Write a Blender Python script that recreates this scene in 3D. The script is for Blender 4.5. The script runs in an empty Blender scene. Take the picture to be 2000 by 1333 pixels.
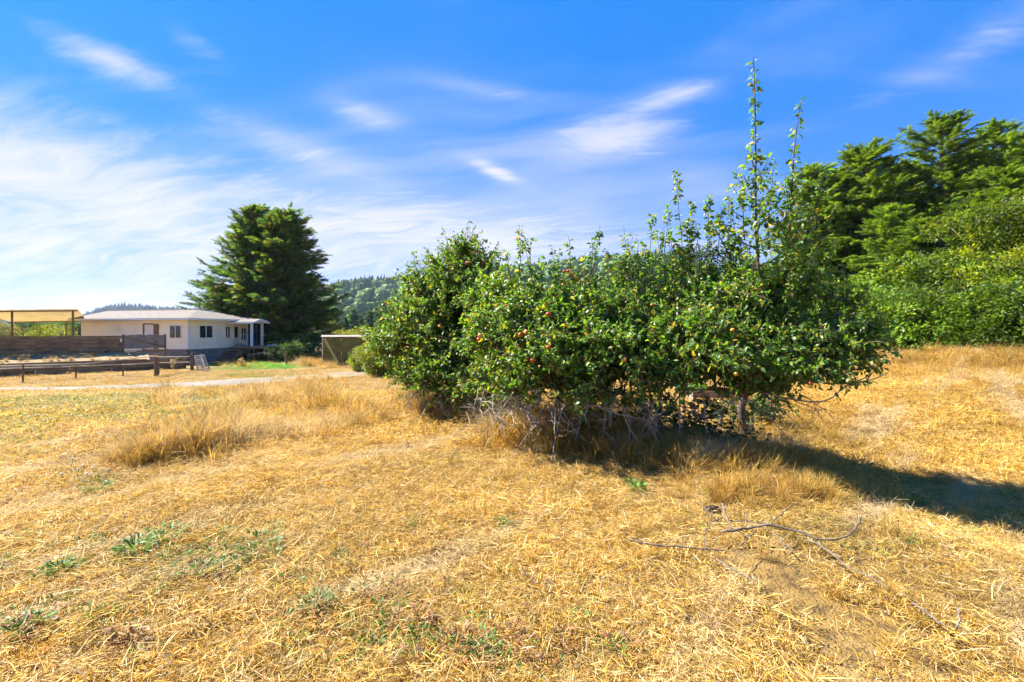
import bpy, math, random
import numpy as np
rng = np.random.default_rng(11)
random.seed(5)
R = math.radians
sc = bpy.context.scene
col = sc.collection

# ------------------------------------------------------------------ camera
FPX, HZ, CAMZ = 889.0, 648.0, 1.5          # focal length in photo pixels, horizon row, eye height
cam = bpy.data.cameras.new('camera'); camo = bpy.data.objects.new('camera', cam); col.objects.link(camo)
camo.location = (0, 0, CAMZ); camo.rotation_euler = (R(90), 0, 0)
cam.sensor_width = 36; cam.lens = 16; cam.shift_y = -0.0093
cam.clip_start = 0.05; cam.clip_end = 9000
sc.camera = camo

# ------------------------------------------------------------------ node helper
class NT:
    def __init__(s, tree): s.t = tree; s.n = tree.nodes; s.l = tree.links
    def new(s, typ, **kw):
        n = s.n.new(typ)
        for k, v in kw.items(): setattr(n, k, v)
        return n
    def put(s, sock, v):
        if isinstance(v, bpy.types.NodeSocket): s.l.new(v, sock)
        elif v is not None: sock.default_value = v
    def m(s, op, a, b=None, c=None, clamp=False):
        n = s.new('ShaderNodeMath', operation=op, use_clamp=clamp)
        for i, v in enumerate((a, b, c)): s.put(n.inputs[i], v)
        return n.outputs[0]
    def mixc(s, f, a, b, mode='MIX'):
        n = s.new('ShaderNodeMix', data_type='RGBA', blend_type=mode, clamp_factor=True)
        s.put(n.inputs[0], f); s.put(n.inputs[6], a); s.put(n.inputs[7], b)
        return n.outputs[2]
    def noise(s, vec, scale, detail=4, rough=.55, dist=0):
        n = s.new('ShaderNodeTexNoise')
        s.put(n.inputs['Vector'], vec)
        n.inputs['Scale'].default_value = scale; n.inputs['Detail'].default_value = detail
        n.inputs['Roughness'].default_value = rough; n.inputs['Distortion'].default_value = dist
        return n.outputs['Fac']
    def ramp(s, f, lo, hi):
        n = s.new('ShaderNodeMapRange', interpolation_type='SMOOTHSTEP')
        s.put(n.inputs[0], f); s.put(n.inputs[1], lo); s.put(n.inputs[2], hi)
        return n.outputs[0]
    def vec(s, x, y, z):
        n = s.new('ShaderNodeCombineXYZ')
        for i, v in enumerate((x, y, z)): s.put(n.inputs[i], v)
        return n.outputs[0]
def c4(c): return (c[0], c[1], c[2], 1)

# ------------------------------------------------------------------ sky, sun, exposure
SUN_AZ, SUN_EL = R(-68), R(46)             # azimuth from +Y towards +X
world = bpy.data.worlds.new('World'); sc.world = world; world.use_nodes = True
w = NT(world.node_tree); w.n.clear()
sky = w.new('ShaderNodeTexSky', sky_type='NISHITA')
sky.sun_disc = False; sky.sun_elevation = SUN_EL; sky.sun_rotation = SUN_AZ
sky.air_density = 1.0; sky.dust_density = 0.4; sky.ozone_density = 2.0
hs = w.new('ShaderNodeHueSaturation'); hs.inputs['Saturation'].default_value = 1.6
hs.inputs['Value'].default_value = 1.0
w.l.new(sky.outputs[0], hs.inputs['Color'])
skyc = w.mixc(1.0, hs.outputs[0], (0.01, 0.50, 0.72, 1), 'MULTIPLY')
skyc = w.mixc(.62, skyc, (0.0, 1.20, 4.2, 1))
tc = w.new('ShaderNodeTexCoord'); sp = w.new('ShaderNodeSeparateXYZ'); w.l.new(tc.outputs['Generated'], sp.inputs[0])
X, Y, Z = sp.outputs
az = w.m('ARCTAN2', X, Y); el = w.m('ARCSINE', Z)
zz = w.m('ADD', w.m('MAXIMUM', Z, 0.0), 0.16)
u = w.m('DIVIDE', X, zz); v = w.m('DIVIDE', Y, zz)
def rot2(a):
    ca, sa = math.cos(a), math.sin(a)
    return (w.m('ADD', w.m('MULTIPLY', u, ca), w.m('MULTIPLY', v, sa)), w.m('SUBTRACT', w.m('MULTIPLY', v, ca), w.m('MULTIPLY', u, sa)))
p, q = rot2(R(-12))
wob = w.noise(w.vec(w.m('MULTIPLY', u, .5), w.m('MULTIPLY', v, .5), 1.7), 1.0, 3, .5)
q2 = w.m('ADD', q, w.m('MULTIPLY', wob, 1.1))
n1 = w.noise(w.vec(w.m('MULTIPLY', p, .55), w.m('MULTIPLY', q2, 1.35), 5.9), 1.0, 7, .55, .5)
n2 = w.noise(w.vec(w.m('MULTIPLY', p, 1.7), w.m('MULTIPLY', q2, 4.6), 8.1), 1.0, 9, .68, 1.3)
n3 = w.noise(w.vec(w.m('MULTIPLY', p, 2.2), w.m('MULTIPLY', q2, 15.0), 2.4), 1.0, 8, .65, 1.2)
nn = w.m('ADD', w.m('ADD', w.m('MULTIPLY', n1, .44), w.m('MULTIPLY', n2, .38)), w.m('MULTIPLY', n3, .18))
def gauss(a0, e0, sa, se, amp, tilt=0.0):
    da = w.m('SUBTRACT', az, R(a0)); de = w.m('SUBTRACT', w.m('SUBTRACT', el, R(e0)), w.m('MULTIPLY', da, tilt))
    s_ = w.m('ADD', w.m('POWER', w.m('ABSOLUTE', w.m('DIVIDE', da, R(sa))), 2.0), w.m('POWER', w.m('ABSOLUTE', w.m('DIVIDE', de, R(se))), 2.0))
    return w.m('MULTIPLY', w.m('EXPONENT', w.m('MULTIPLY', s_, -1.0)), amp)
cov = w.m('MULTIPLY', w.m('EXPONENT', w.m('MULTIPLY', w.m('MAXIMUM', el, 0.0), -1.0 / R(9))), .40)
for g in [(-14, 13.5, 20, 4.5, .11, -.1), (-46, 15, 20, 5.5, .20, -.15), (-40, 9, 30, 5, .13, 0), (-42, 24.3, 6, 1.6, .25, -.10), (-35, 27.5, 4, 1.6, .16, -.3), (13, 23, 9, 3.0, .26, .10), (20, 26, 5, 1.2, .16, .1),
          (43, 23, 8, 1.8, .15, .22), (-25, 20, 9, 1.8, .17, -.2), (-18, 24.5, 4, 1.3, .22, -.1), (-2, 19.3, 3.5, .9, .24, -.35), (6, 11, 22, 4, .12, 0),
          (-4, 28, 9, 1.0, .14, -.1), (30, 31, 14, 2, .08, .2)]:
    cov = w.m('ADD', cov, gauss(*g))
cl = w.m('MULTIPLY', w.ramp(w.m('ADD', nn, cov), .57, .96), .95)
veil = w.m('MULTIPLY', w.ramp(w.m('ADD', n1, w.m('MULTIPLY', cov, .9)), .50, 1.0), .62)
fac = w.m('MAXIMUM', cl, veil)
skyc = w.mixc(w.m('MULTIPLY', w.m('EXPONENT', w.m('MULTIPLY', w.m('MAXIMUM', el, 0.0), -1.0 / R(8))), .92), skyc, (2.45, 2.45, 3.7, 1))
skyc2 = w.mixc(fac, skyc, (3.5, 3.45, 4.1, 1))
bg = w.new('ShaderNodeBackground'); bg.inputs['Strength'].default_value = 0.056
wo = w.new('ShaderNodeOutputWorld')
w.l.new(skyc2, bg.inputs['Color']); w.l.new(bg.outputs[0], wo.inputs['Surface'])

sl = bpy.data.lights.new('sun', 'SUN'); slo = bpy.data.objects.new('sun', sl); col.objects.link(slo)
sl.energy = 4.1; sl.angle = R(0.55); sl.color = (1.0, 0.93, 0.80)
from mathutils import Vector, Matrix
sdir = Vector((math.sin(SUN_AZ) * math.cos(SUN_EL), math.cos(SUN_AZ) * math.cos(SUN_EL), math.sin(SUN_EL)))
slo.rotation_euler = (-sdir).to_track_quat('-Z', 'Y').to_euler()
vs = sc.view_settings
vs.view_transform = 'Standard'; vs.look = 'None'; vs.gamma = 1.0; vs.use_curve_mapping = False; vs.exposure = 2.3
sc.cycles.adaptive_threshold = 0.03; sc.cycles.max_bounces = 7; sc.cycles.diffuse_bounces = 5; sc.cycles.transmission_bounces = 4
sc.cycles.volume_bounces = 0; sc.cycles.caustics_reflective = False; sc.cycles.caustics_refractive = False
sc.cycles.sample_clamp_indirect = 4.0

# ------------------------------------------------------------------ numpy helpers
TAB = np.random.default_rng(3).random((256, 256))
def vn(x, y, s=0):
    x = np.asarray(x, float) + 17.3 * s; y = np.asarray(y, float) - 9.7 * s
    xi = np.floor(x).astype(int); yi = np.floor(y).astype(int); fx = x - xi; fy = y - yi
    fx = fx * fx * (3 - 2 * fx); fy = fy * fy * (3 - 2 * fy)
    a = TAB[xi & 255, yi & 255]; b = TAB[(xi + 1) & 255, yi & 255]; c = TAB[xi & 255, (yi + 1) & 255]; d = TAB[(xi + 1) & 255, (yi + 1) & 255]
    return (a * (1 - fx) + b * fx) * (1 - fy) + (c * (1 - fx) + d * fx) * fy
def fbm(x, y, s=0, o=4):
    r = 0; a = .5; t = 0
    for i in range(o):
        r = r + a * vn(np.asarray(x) * 2 ** i, np.asarray(y) * 2 ** i, s + i); t += a; a *= .5
    return r / t
def ss(a, b, x):
    t = np.clip((np.asarray(x, float) - a) / (b - a), 0, 1); return t * t * (3 - 2 * t)
def H(x, y):                                   # ground height
    x = np.asarray(x, float); y = np.asarray(y, float)
    left = 1 - ss(-5, 9, x)
    z = -1.1 * ss(5, 24, y) * left
    z = z + .60 * ss(9.6, 15.5, x) * ss(4, 10, y) * (1 - .75 * ss(17, 25, y)) * (.75 + .5 * vn(x * .23, y * .23, 5))
    z = z - .46 * ss(2.2, 5.5, x) * (1 - ss(6.5, 11, y)) * (1 - .6 * ss(9, 13, x))
    near = np.exp(-np.hypot(x, y) / 40)
    z = z + near * (.16 * (fbm(x * .35, y * .35, 1, 3) - .5) + .07 * (fbm(x * 1.7, y * 1.7, 2, 3) - .5))
    return z
def P(px, py, yy):                             # a photo pixel at a chosen distance
    return np.array([(px - 1000) / FPX * yy, yy, CAMZ + (HZ - py) / FPX * yy])
def G(px, py):                                 # the ground point seen at a photo pixel
    yy = 1.5 * FPX / max(py - HZ, 4)
    for _ in range(30):
        x = (px - 1000) / FPX * yy
        yy = .5 * yy + .5 * (CAMZ - float(H(x, yy))) * FPX / max(py - HZ, 4)
    x = (px - 1000) / FPX * yy
    return np.array([x, yy, float(H(x, yy))])

def Gv(px, py):                                # the same for arrays
    yy = 1.5 * FPX / np.maximum(py - HZ, 4)
    for _ in range(25):
        x = (px - 1000) / FPX * yy; yy = .5 * yy + .5 * (CAMZ - H(x, yy)) * FPX / np.maximum(py - HZ, 4)
    return (px - 1000) / FPX * yy, yy
def nrm(a): return a / np.maximum(np.linalg.norm(a, axis=-1, keepdims=True), 1e-9)
def frames(d, n):                              # columns: side, long axis, normal
    d = nrm(d); x = nrm(np.cross(d, n)); n2 = np.cross(x, d)
    return np.stack([x, d, n2], axis=-1)
class MB:
    """Collects geometry for one mesh."""
    def __init__(s): s.V = []; s.T = []; s.Q = []; s.C = []; s.k = 0
    def add(s, V, T=None, Q=None, c=(1, 1, 1)):
        V = np.asarray(V, float).reshape(-1, 3); n = len(V)
        c = np.asarray(c, float); c = np.broadcast_to(c, (n, 3)) if c.ndim == 1 else c
        s.V.append(V); s.C.append(c)
        if T is not None and len(T): s.T.append(np.asarray(T, int).reshape(-1, 3) + s.k)
        if Q is not None and len(Q): s.Q.append(np.asarray(Q, int).reshape(-1, 4) + s.k)
        s.k += n; return s
    def bake(s, proto, pos, M, tint=None):
        v, t, c = proto; N = len(pos); n = len(v)
        V = np.einsum('nij,vj->nvi', M, v) + pos[:, None, :]
        C = np.broadcast_to(c[None], (N, n, 3))
        if tint is not None: C = C * tint[:, None, :]
        T = t[None] + (np.arange(N) * n)[:, None, None]
        return s.add(V.reshape(-1, 3), T=T.reshape(-1, 3), c=C.reshape(-1, 3))
    def box(s, lo, hi, c=(1, 1, 1)):
        (a, b, e), (f, g, h) = lo, hi
        V = [(a, b, e), (f, b, e), (f, g, e), (a, g, e), (a, b, h), (f, b, h), (f, g, h), (a, g, h)]
        return s.add(V, Q=[(0, 3, 2, 1), (4, 5, 6, 7), (0, 1, 5, 4), (1, 2, 6, 5), (2, 3, 7, 6), (3, 0, 4, 7)], c=c)
    def bar(s, p0, p1, wx, wz, c=(1, 1, 1), up=(0, 0, 1)):
        p0 = np.array(p0, float); p1 = np.array(p1, float); d = p1 - p0
        up = np.array(up, float)
        if abs(np.dot(nrm(d), up)) > .98: up = np.array([0, 1., 0])
        x = nrm(np.cross(d, up)); n = nrm(np.cross(x, d))
        V = [p + x * a * wx / 2 + n * b * wz / 2 for p in (p0, p1) for a, b in ((-1, -1), (1, -1), (1, 1), (-1, 1))]
        return s.add(V, Q=[(0, 1, 2, 3), (7, 6, 5, 4), (0, 4, 5, 1), (1, 5, 6, 2), (2, 6, 7, 3), (3, 7, 4, 0)], c=c)
    def tube(s, pts, rad, k=5, c=(1, 1, 1)):
        pts = np.asarray(pts, float); n = len(pts); rad = np.broadcast_to(np.asarray(rad, float), (n,))
        tg = nrm(np.gradient(pts, axis=0)); ref = np.array([0.31, .22, .92])
        if abs(np.dot(tg[0], ref)) > .93: ref = np.array([.9, .3, .1])
        x = nrm(np.cross(tg, ref)); y = np.cross(tg, x)
        a = np.arange(k) * 2 * math.pi / k
        V = pts[:, None] + rad[:, None, None] * (np.cos(a)[None, :, None] * x[:, None] + np.sin(a)[None, :, None] * y[:, None])
        i = np.arange(n - 1)[:, None] * k; j = np.arange(k)[None]
        j2 = (j + 1) % k
        Q = np.stack([i + j, i + j2, i + k + j2, i + k + j], -1).reshape(-1, 4)
        T = [(0, k - 1 - q_, k - 2 - q_) for q_ in range(k - 2)] + [((n - 1) * k, (n - 1) * k + q_ + 1, (n - 1) * k + q_ + 2) for q_ in range(k - 2)]
        return s.add(V.reshape(-1, 3), Q=Q, T=T, c=c)
    def mesh(s, name, smooth=False):
        V = np.concatenate(s.V); C = np.concatenate(s.C)
        T = np.concatenate(s.T) if s.T else np.zeros((0, 3), int); Q = np.concatenate(s.Q) if s.Q else np.zeros((0, 4), int)
        me = bpy.data.meshes.new(name); nt, nq = len(T), len(Q)
        me.vertices.add(len(V)); me.vertices.foreach_set('co', V.astype(np.float32).ravel())
        me.loops.add(nt * 3 + nq * 4); me.loops.foreach_set('vertex_index', np.concatenate([T.ravel(), Q.ravel()]).astype(np.int32))
        me.polygons.add(nt + nq)
        me.polygons.foreach_set('loop_start', np.concatenate([np.arange(nt) * 3, nt * 3 + np.arange(nq) * 4]).astype(np.int32))
        me.update(calc_edges=True)
        a = me.color_attributes.new('Col', 'FLOAT_COLOR', 'POINT')
        a.data.foreach_set('color', np.concatenate([C, np.ones((len(C), 1))], 1).astype(np.float32).ravel())
        me.polygons.foreach_set('use_smooth', np.full(nt + nq, bool(smooth)))
        me.validate(); return me
    def build(s, name, mat, parent=None, smooth=False, **tags):
        me = s.mesh(name, smooth); me.materials.append(mat)
        return link(name, me, parent, **tags)
def link(name, data, parent=None, loc=None, rz=None, **tags):
    o = bpy.data.objects.new(name, data); col.objects.link(o)
    if parent is not None: o.parent = parent
    if loc is not None: o.location = loc
    if rz is not None: o.rotation_euler = (0, 0, rz)
    for k_, v_ in tags.items(): o[k_] = v_
    return o
def thing(name, label, cat, loc=(0, 0, 0), rz=0, group=None):
    o = link(name, None, None, loc, rz, label=label, category=cat)
    if group: o['group'] = group
    o.empty_display_size = .2
    return o
def mbbox(lo, hi, c=(1, 1, 1)): return MB().box(lo, hi, c)

# ------------------------------------------------------------------ materials
def base_mat(name):
    m = bpy.data.materials.new(name); m.use_nodes = True
    n = NT(m.node_tree); b = n.n['Principled BSDF']; o = n.n['Material Output']
    return m, n, b, o
def leaf_mat(name, trans=.35, rough=.45, spec=.35, var=.35, scale=.8, tgain=(1.25, 1.2, .6), lanes=False):
    m, n, b, o = base_mat(name)
    a = n.new('ShaderNodeAttribute', attribute_name='Col'); g = n.new('ShaderNodeNewGeometry')
    oi = n.new('ShaderNodeObjectInfo')
    f = n.noise(g.outputs['Position'], scale, 3)
    k = n.m('ADD', n.m('MULTIPLY', n.m('SUBTRACT', f, .5), var * 2.4), n.m('ADD', 1 - var * .35, n.m('MULTIPLY', oi.outputs['Random'], var * .7)))
    hv = n.new('ShaderNodeHueSaturation'); cin = a.outputs['Color']
    if lanes:      # paler, sun-bleached lanes left by the mower, and ochre patches
        mp = n.new('ShaderNodeMapping', vector_type='TEXTURE'); mp.inputs['Rotation'].default_value = (0, 0, R(44)); mp.inputs['Scale'].default_value = (5.0, .9, 1); n.l.new(g.outputs['Position'], mp.inputs['Vector'])
        cin = n.mixc(n.m('MULTIPLY', n.ramp(n.noise(mp.outputs[0], 1.0, 4, .6), .50, .64), .75), cin, (.56, .46, .28, 1))
        cin = n.mixc(n.m('MULTIPLY', n.ramp(n.noise(g.outputs['Position'], 1.3, 4, .6), .54, .70), .35), cin, (.22, .135, .04, 1))
    n.l.new(cin, hv.inputs['Color']); n.l.new(k, hv.inputs['Value'])
    n.l.new(hv.outputs[0], b.inputs['Base Color'])
    b.inputs['Roughness'].default_value = rough; b.inputs['Specular IOR Level'].default_value = spec
    if trans > 0:
        t = n.new('ShaderNodeBsdfTranslucent'); n.l.new(n.mixc(1, hv.outputs[0], c4(tgain), 'MULTIPLY'), t.inputs['Color'])
        mx = n.new('ShaderNodeMixShader'); mx.inputs[0].default_value = trans
        n.l.new(b.outputs[0], mx.inputs[1]); n.l.new(t.outputs[0], mx.inputs[2]); n.l.new(mx.outputs[0], o.inputs['Surface'])
    return m
def rough_mat(name, cols, scale=3, rough=.85, bump=.3, stretch=(1, 1, 1), spec=.2, fine=30, metal=0, col_attr=False):
    """Two or three tones mixed by object-space noise with fine relief."""
    m, n, b, o = base_mat(name)
    tcn = n.new('ShaderNodeTexCoord'); mp = n.new('ShaderNodeMapping'); mp.inputs['Scale'].default_value = stretch
    n.l.new(tcn.outputs['Object'], mp.inputs['Vector']); oi = n.new('ShaderNodeObjectInfo')
    off = n.new('ShaderNodeVectorMath', operation='ADD'); n.l.new(mp.outputs[0], off.inputs[0])
    n.l.new(n.vec(n.m('MULTIPLY', oi.outputs['Random'], 37.0), n.m('MULTIPLY', oi.outputs['Random'], 11.0), 0.0), off.inputs[1])
    f = n.noise(off.outputs[0], scale, 6, .6); f2 = n.noise(off.outputs[0], fine, 4, .6)
    c = n.mixc(n.ramp(f, .35, .62), c4(cols[0]), c4(cols[1]))
    if len(cols) > 2: c = n.mixc(n.ramp(n.noise(off.outputs[0], scale * 2.7, 5, .6), .52, .68), c, c4(cols[2]))
    c = n.mixc(n.m('MULTIPLY', n.ramp(f2, .3, .75), .45), c, c4(tuple(x * .55 for x in cols[0])))
    if col_attr:
        a = n.new('ShaderNodeAttribute', attribute_name='Col'); c = n.mixc(1, c, a.outputs['Color'], 'MULTIPLY')
    hv = n.new('ShaderNodeHueSaturation'); n.l.new(c, hv.inputs['Color']); n.l.new(n.m('ADD', .88, n.m('MULTIPLY', oi.outputs['Random'], .24)), hv.inputs['Value'])
    n.l.new(hv.outputs[0], b.inputs['Base Color']); b.inputs['Roughness'].default_value = rough
    b.inputs['Specular IOR Level'].default_value = spec; b.inputs['Metallic'].default_value = metal
    if bump:
        bp = n.new('ShaderNodeBump'); bp.inputs['Strength'].default_value = bump; bp.inputs['Distance'].default_value = .02
        n.l.new(n.m('ADD', f, f2), bp.inputs['Height']); n.l.new(bp.outputs[0], b.inputs['Normal'])
    return m
M = {}
M['straw'] = leaf_mat('dry_straw', .42, .6, .2, .30, .45, (1.12, 1.0, .75), True)
M['weed'] = leaf_mat('weed_green', .3, .5, .3, .3, 2)
M['apple_leaf'] = leaf_mat('apple_leaf', .52, .42, .45, .30, 1.6, (1.6, 1.5, .4))
M['needle'] = leaf_mat('conifer_needles', .45, .6, .2, .38, .45, (1.5, 1.4, .5))
M['broadleaf'] = leaf_mat('broadleaf_foliage', .5, .5, .3, .36, .5, (1.45, 1.35, .4))
M['far_tree'] = leaf_mat('far_foliage', .12, .8, .1, .40, .03)
M['bark'] = rough_mat('bark', [(.12, .085, .06), (.22, .17, .13)], 9, .9, .6, (1, 1, .3))
M['dead_wood'] = rough_mat('dead_branch_bark', [(.11, .085, .07), (.21, .17, .145)], 22, .9, .6)
M['twig'] = rough_mat('grey_twig', [(.25, .205, .155), (.38, .33, .27)], 14, .85, .3)
M['apple_bark'] = rough_mat('apple_bark', [(.07, .05, .038), (.15, .115, .09)], 12, .85, .4)
M['old_wood'] = rough_mat('weathered_dark_wood', [(.13, .08, .05), (.30, .19, .105), (.28, .22, .07)], 1.3, .9, .5, (1, 1, 3.5), .15, 14)
M['grey_wood'] = rough_mat('grey_weathered_wood', [(.20, .165, .14), (.33, .28, .24)], 4, .9, .4, (1, 1, 3))
M['rail'] = rough_mat('pale_rail_wood', [(.40, .34, .25), (.54, .48, .38)], 5, .8, .2)
M['post'] = rough_mat('brown_post_wood', [(.15, .085, .05), (.27, .16, .09)], 6, .9, .4)
M['white_trim'] = rough_mat('white_trim_paint', [(.74, .72, .69), (.80, .79, .77)], 4, .6, .08)
M['block'] = rough_mat('concrete_block', [(.17, .155, .15), (.27, .25, .24)], 4, .9, .4)
M['concrete'] = rough_mat('dark_mortar', [(.09, .082, .08), (.13, .12, .115)], 4, .95, .2)
M['shingle'] = rough_mat('grey_shingles', [(.125, .11, .105), (.165, .145, .137)], 3, .9, .5, (1, 1, 1), .2, 22)
M['deck'] = rough_mat('deck_wood', [(.24, .16, .10), (.36, .26, .17)], 5, .85, .3)
M['dark'] = rough_mat('dark_interior', [(.015, .014, .013), (.03, .027, .025)], 3, .9, 0)
M['blue_wall'] = rough_mat('blue_panel', [(.02, .05, .12), (.03, .07, .16)], 3, .7, .1)
M['blue_tarp'] = rough_mat('blue_tarp', [(.05, .13, .38), (.10, .22, .50)], 6, .5, .5)
M['rust_sheet'] = rough_mat('rusty_yellow_sheet', [(.62, .46, .17), (.72, .55, .24), (.45, .29, .11)], 1.1, .7, .1)
M['panel'] = rough_mat('yellow_green_sheet', [(.15, .135, .03), (.21, .185, .045), (.11, .085, .03)], 1.2, .7, .2)
M['strap'] = rough_mat('yellow_board', [(.56, .46, .12), (.66, .55, .18)], 3, .8, .2)
M['cream'] = rough_mat('cream_painted_wood', [(.62, .56, .40), (.70, .64, .48)], 3, .8, .2)
M['white_plastic'] = rough_mat('white_plastic', [(.74, .74, .76), (.80, .80, .82)], 3, .4, .05)
M['pink_pole'] = rough_mat('pinkish_pole', [(.42, .26, .28), (.55, .40, .38)], 9, .7, .2)
M['clod'] = rough_mat('dark_clod', [(.05, .033, .022), (.09, .06, .04)], 20, .95, .8)
# old fibreglass roofing lets some light through
m, n, b, o = base_mat('yellowed_fibreglass'); tcn = n.new('ShaderNodeTexCoord')
c = n.mixc(n.ramp(n.noise(tcn.outputs['Object'], .9, 6, .65), .38, .66), (.58, .45, .20, 1), (.42, .30, .13, 1))
n.l.new(c, b.inputs['Base Color']); b.inputs['Roughness'].default_value = .6; t = n.new('ShaderNodeBsdfTranslucent'); n.l.new(c, t.inputs['Color'])
mx = n.new('ShaderNodeMixShader'); mx.inputs[0].default_value = .24; n.l.new(b.outputs[0], mx.inputs[1]); n.l.new(t.outputs[0], mx.inputs[2]); n.l.new(mx.outputs[0], o.inputs['Surface'])
M['fibreglass'] = m
# siding: painted grooved plywood
m, n, b, o = base_mat('cream_siding')
tcn = n.new('ShaderNodeTexCoord'); wv = n.new('ShaderNodeTexWave', wave_type='BANDS', bands_direction='X', wave_profile='SAW')
spx = n.new('ShaderNodeSeparateXYZ'); n.l.new(tcn.outputs['Object'], spx.inputs[0])
sx = n.m('ADD', spx.outputs[0], spx.outputs[1])
fr = n.m('FRACT', n.m('MULTIPLY', sx, 4.9)); gr = n.m('LESS_THAN', fr, .12)
dirt = n.noise(tcn.outputs['Object'], 1.1, 6, .65)
low = n.ramp(spx.outputs[2], 1.15, 1.75)
c = n.mixc(n.ramp(dirt, .40, .75), (.90, .82, .64, 1), (.79, .71, .53, 1))
c = n.mixc(n.m('MULTIPLY', gr, .45), c, (.42, .37, .34, 1))
n.l.new(c, b.inputs['Base Color']); b.inputs['Roughness'].default_value = .75
bp = n.new('ShaderNodeBump'); bp.inputs['Strength'].default_value = .6; bp.inputs['Distance'].default_value = .02
n.l.new(n.m('SUBTRACT', 1.0, gr), bp.inputs['Height']); n.l.new(bp.outputs[0], b.inputs['Normal'])
M['siding'] = m
# window glass
m, n, b, o = base_mat('window_glass'); b.inputs['Base Color'].default_value = (.012, .022, .024, 1)
b.inputs['Roughness'].default_value = .06; b.inputs['Specular IOR Level'].default_value = .6
M['glass'] = m
# apples
m, n, b, o = base_mat('apple_skin'); tcn = n.new('ShaderNodeTexCoord'); oi = n.new('ShaderNodeObjectInfo')
f = n.m('ADD', n.noise(tcn.outputs['Object'], 20, 3), n.m('MULTIPLY', n.m('SUBTRACT', oi.outputs['Random'], .5), .9))
c = n.mixc(n.ramp(f, .16, .62), (.60, .30, .05, 1), (.50, .07, .025, 1)); n.l.new(c, b.inputs['Base Color'])
b.inputs['Roughness'].default_value = .42; b.inputs['Specular IOR Level'].default_value = .3
M['apple'] = m
# ground
m, n, b, o = base_mat('dry_meadow'); a = n.new('ShaderNodeAttribute', attribute_name='Col'); g = n.new('ShaderNodeNewGeometry')
f1 = n.noise(g.outputs['Position'], .5, 5, .6); f2 = n.noise(g.outputs['Position'], 9, 6, .65)
c = n.mixc(n.ramp(f1, .35, .65), (.20, .125, .04, 1), (.29, .195, .075, 1))
c = n.mixc(n.ramp(f2, .42, .70), c, (.085, .055, .025, 1))
c = n.mixc(1, c, a.outputs['Color'], 'MULTIPLY')
n.l.new(c, b.inputs['Base Color']); b.inputs['Roughness'].default_value = .95; b.inputs['Specular IOR Level'].default_value = .1
bp = n.new('ShaderNodeBump'); bp.inputs['Strength'].default_value = .7; bp.inputs['Distance'].default_value = .04
n.l.new(n.m('ADD', f2, n.noise(g.outputs['Position'], 60, 3)), bp.inputs['Height']); n.l.new(bp.outputs[0], b.inputs['Normal'])
M['ground'] = m
m, n, b, o = base_mat('gravel_track'); g = n.new('ShaderNodeNewGeometry')
f1 = n.noise(g.outputs['Position'], .6, 5, .6); f2 = n.noise(g.outputs['Position'], 14, 6, .7)
a = n.new('ShaderNodeAttribute', attribute_name='Col')
c = n.mixc(n.ramp(f1, .35, .65), (.15, .138, .125, 1), (.21, .185, .15, 1)); c = n.mixc(n.m('MULTIPLY', n.ramp(f2, .4, .7), .5), c, (.09, .08, .065, 1))
c = n.mixc(1, c, a.outputs['Color'], 'MULTIPLY')
n.l.new(c, b.inputs['Base Color']); b.inputs['Roughness'].default_value = .95
bp = n.new('ShaderNodeBump'); bp.inputs['Strength'].default_value = .6; bp.inputs['Distance'].default_value = .03
n.l.new(f2, bp.inputs['Height']); n.l.new(bp.outputs[0], b.inputs['Normal'])
M['gravel'] = m
M['hill'] = rough_mat('forest_floor', [(.03, .05, .022), (.05, .075, .03)], .02, .95, 0)
M['soil'] = rough_mat('bank_soil', [(.28, .19, .10), (.40, .28, .15), (.12, .08, .05)], .9, .95, .5)

# ------------------------------------------------------------------ ground
def axis(fine0, fine1, step, far0, far1, grow=1.13):
    a = list(np.arange(fine0, fine1, step)); s_ = step; v_ = a[-1]
    while v_ < far1: s_ *= grow; v_ += s_; a.append(v_)
    s_ = step; v_ = a[0]; b_ = []
    while v_ > far0: s_ *= grow; v_ -= s_; b_.append(v_)
    return np.array(b_[::-1] + a)
gx = axis(-12, 16, .16, -3200, 3200, 1.07); gy = axis(.6, 18, .16, -420, 3300, 1.07)
XX, YY = np.meshgrid(gx, gy, indexing='ij'); ZZ = H(XX, YY)
lawn = np.exp(-(((XX + 18.6) / 3.4) ** 2 + ((YY - 32.8) / 2.1) ** 2) ** 2)
olive = np.exp(-(((XX + 10.5) / 6.5) ** 2 + ((YY - 12.5) / 3.2) ** 2)) * fbm(XX * .5, YY * .5, 9) * 1.5
C = np.ones(XX.shape + (3,))
C = C * (1 - olive[..., None] * .8) + np.array([.55, .80, .45]) * olive[..., None] * .8
C = C * (1 - lawn[..., None]) + np.array([.30, .80, .25]) * lawn[..., None]
nx, ny = XX.shape
i, j = np.meshgrid(np.arange(nx - 1), np.arange(ny - 1), indexing='ij')
Qg = np.stack([i * ny + j, (i + 1) * ny + j, (i + 1) * ny + j + 1, i * ny + j + 1], -1).reshape(-1, 4)
MB().add(np.stack([XX, YY, ZZ], -1).reshape(-1, 3), Q=Qg, c=C.reshape(-1, 3)).build('ground', M['ground'], smooth=True, kind='structure')

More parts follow.
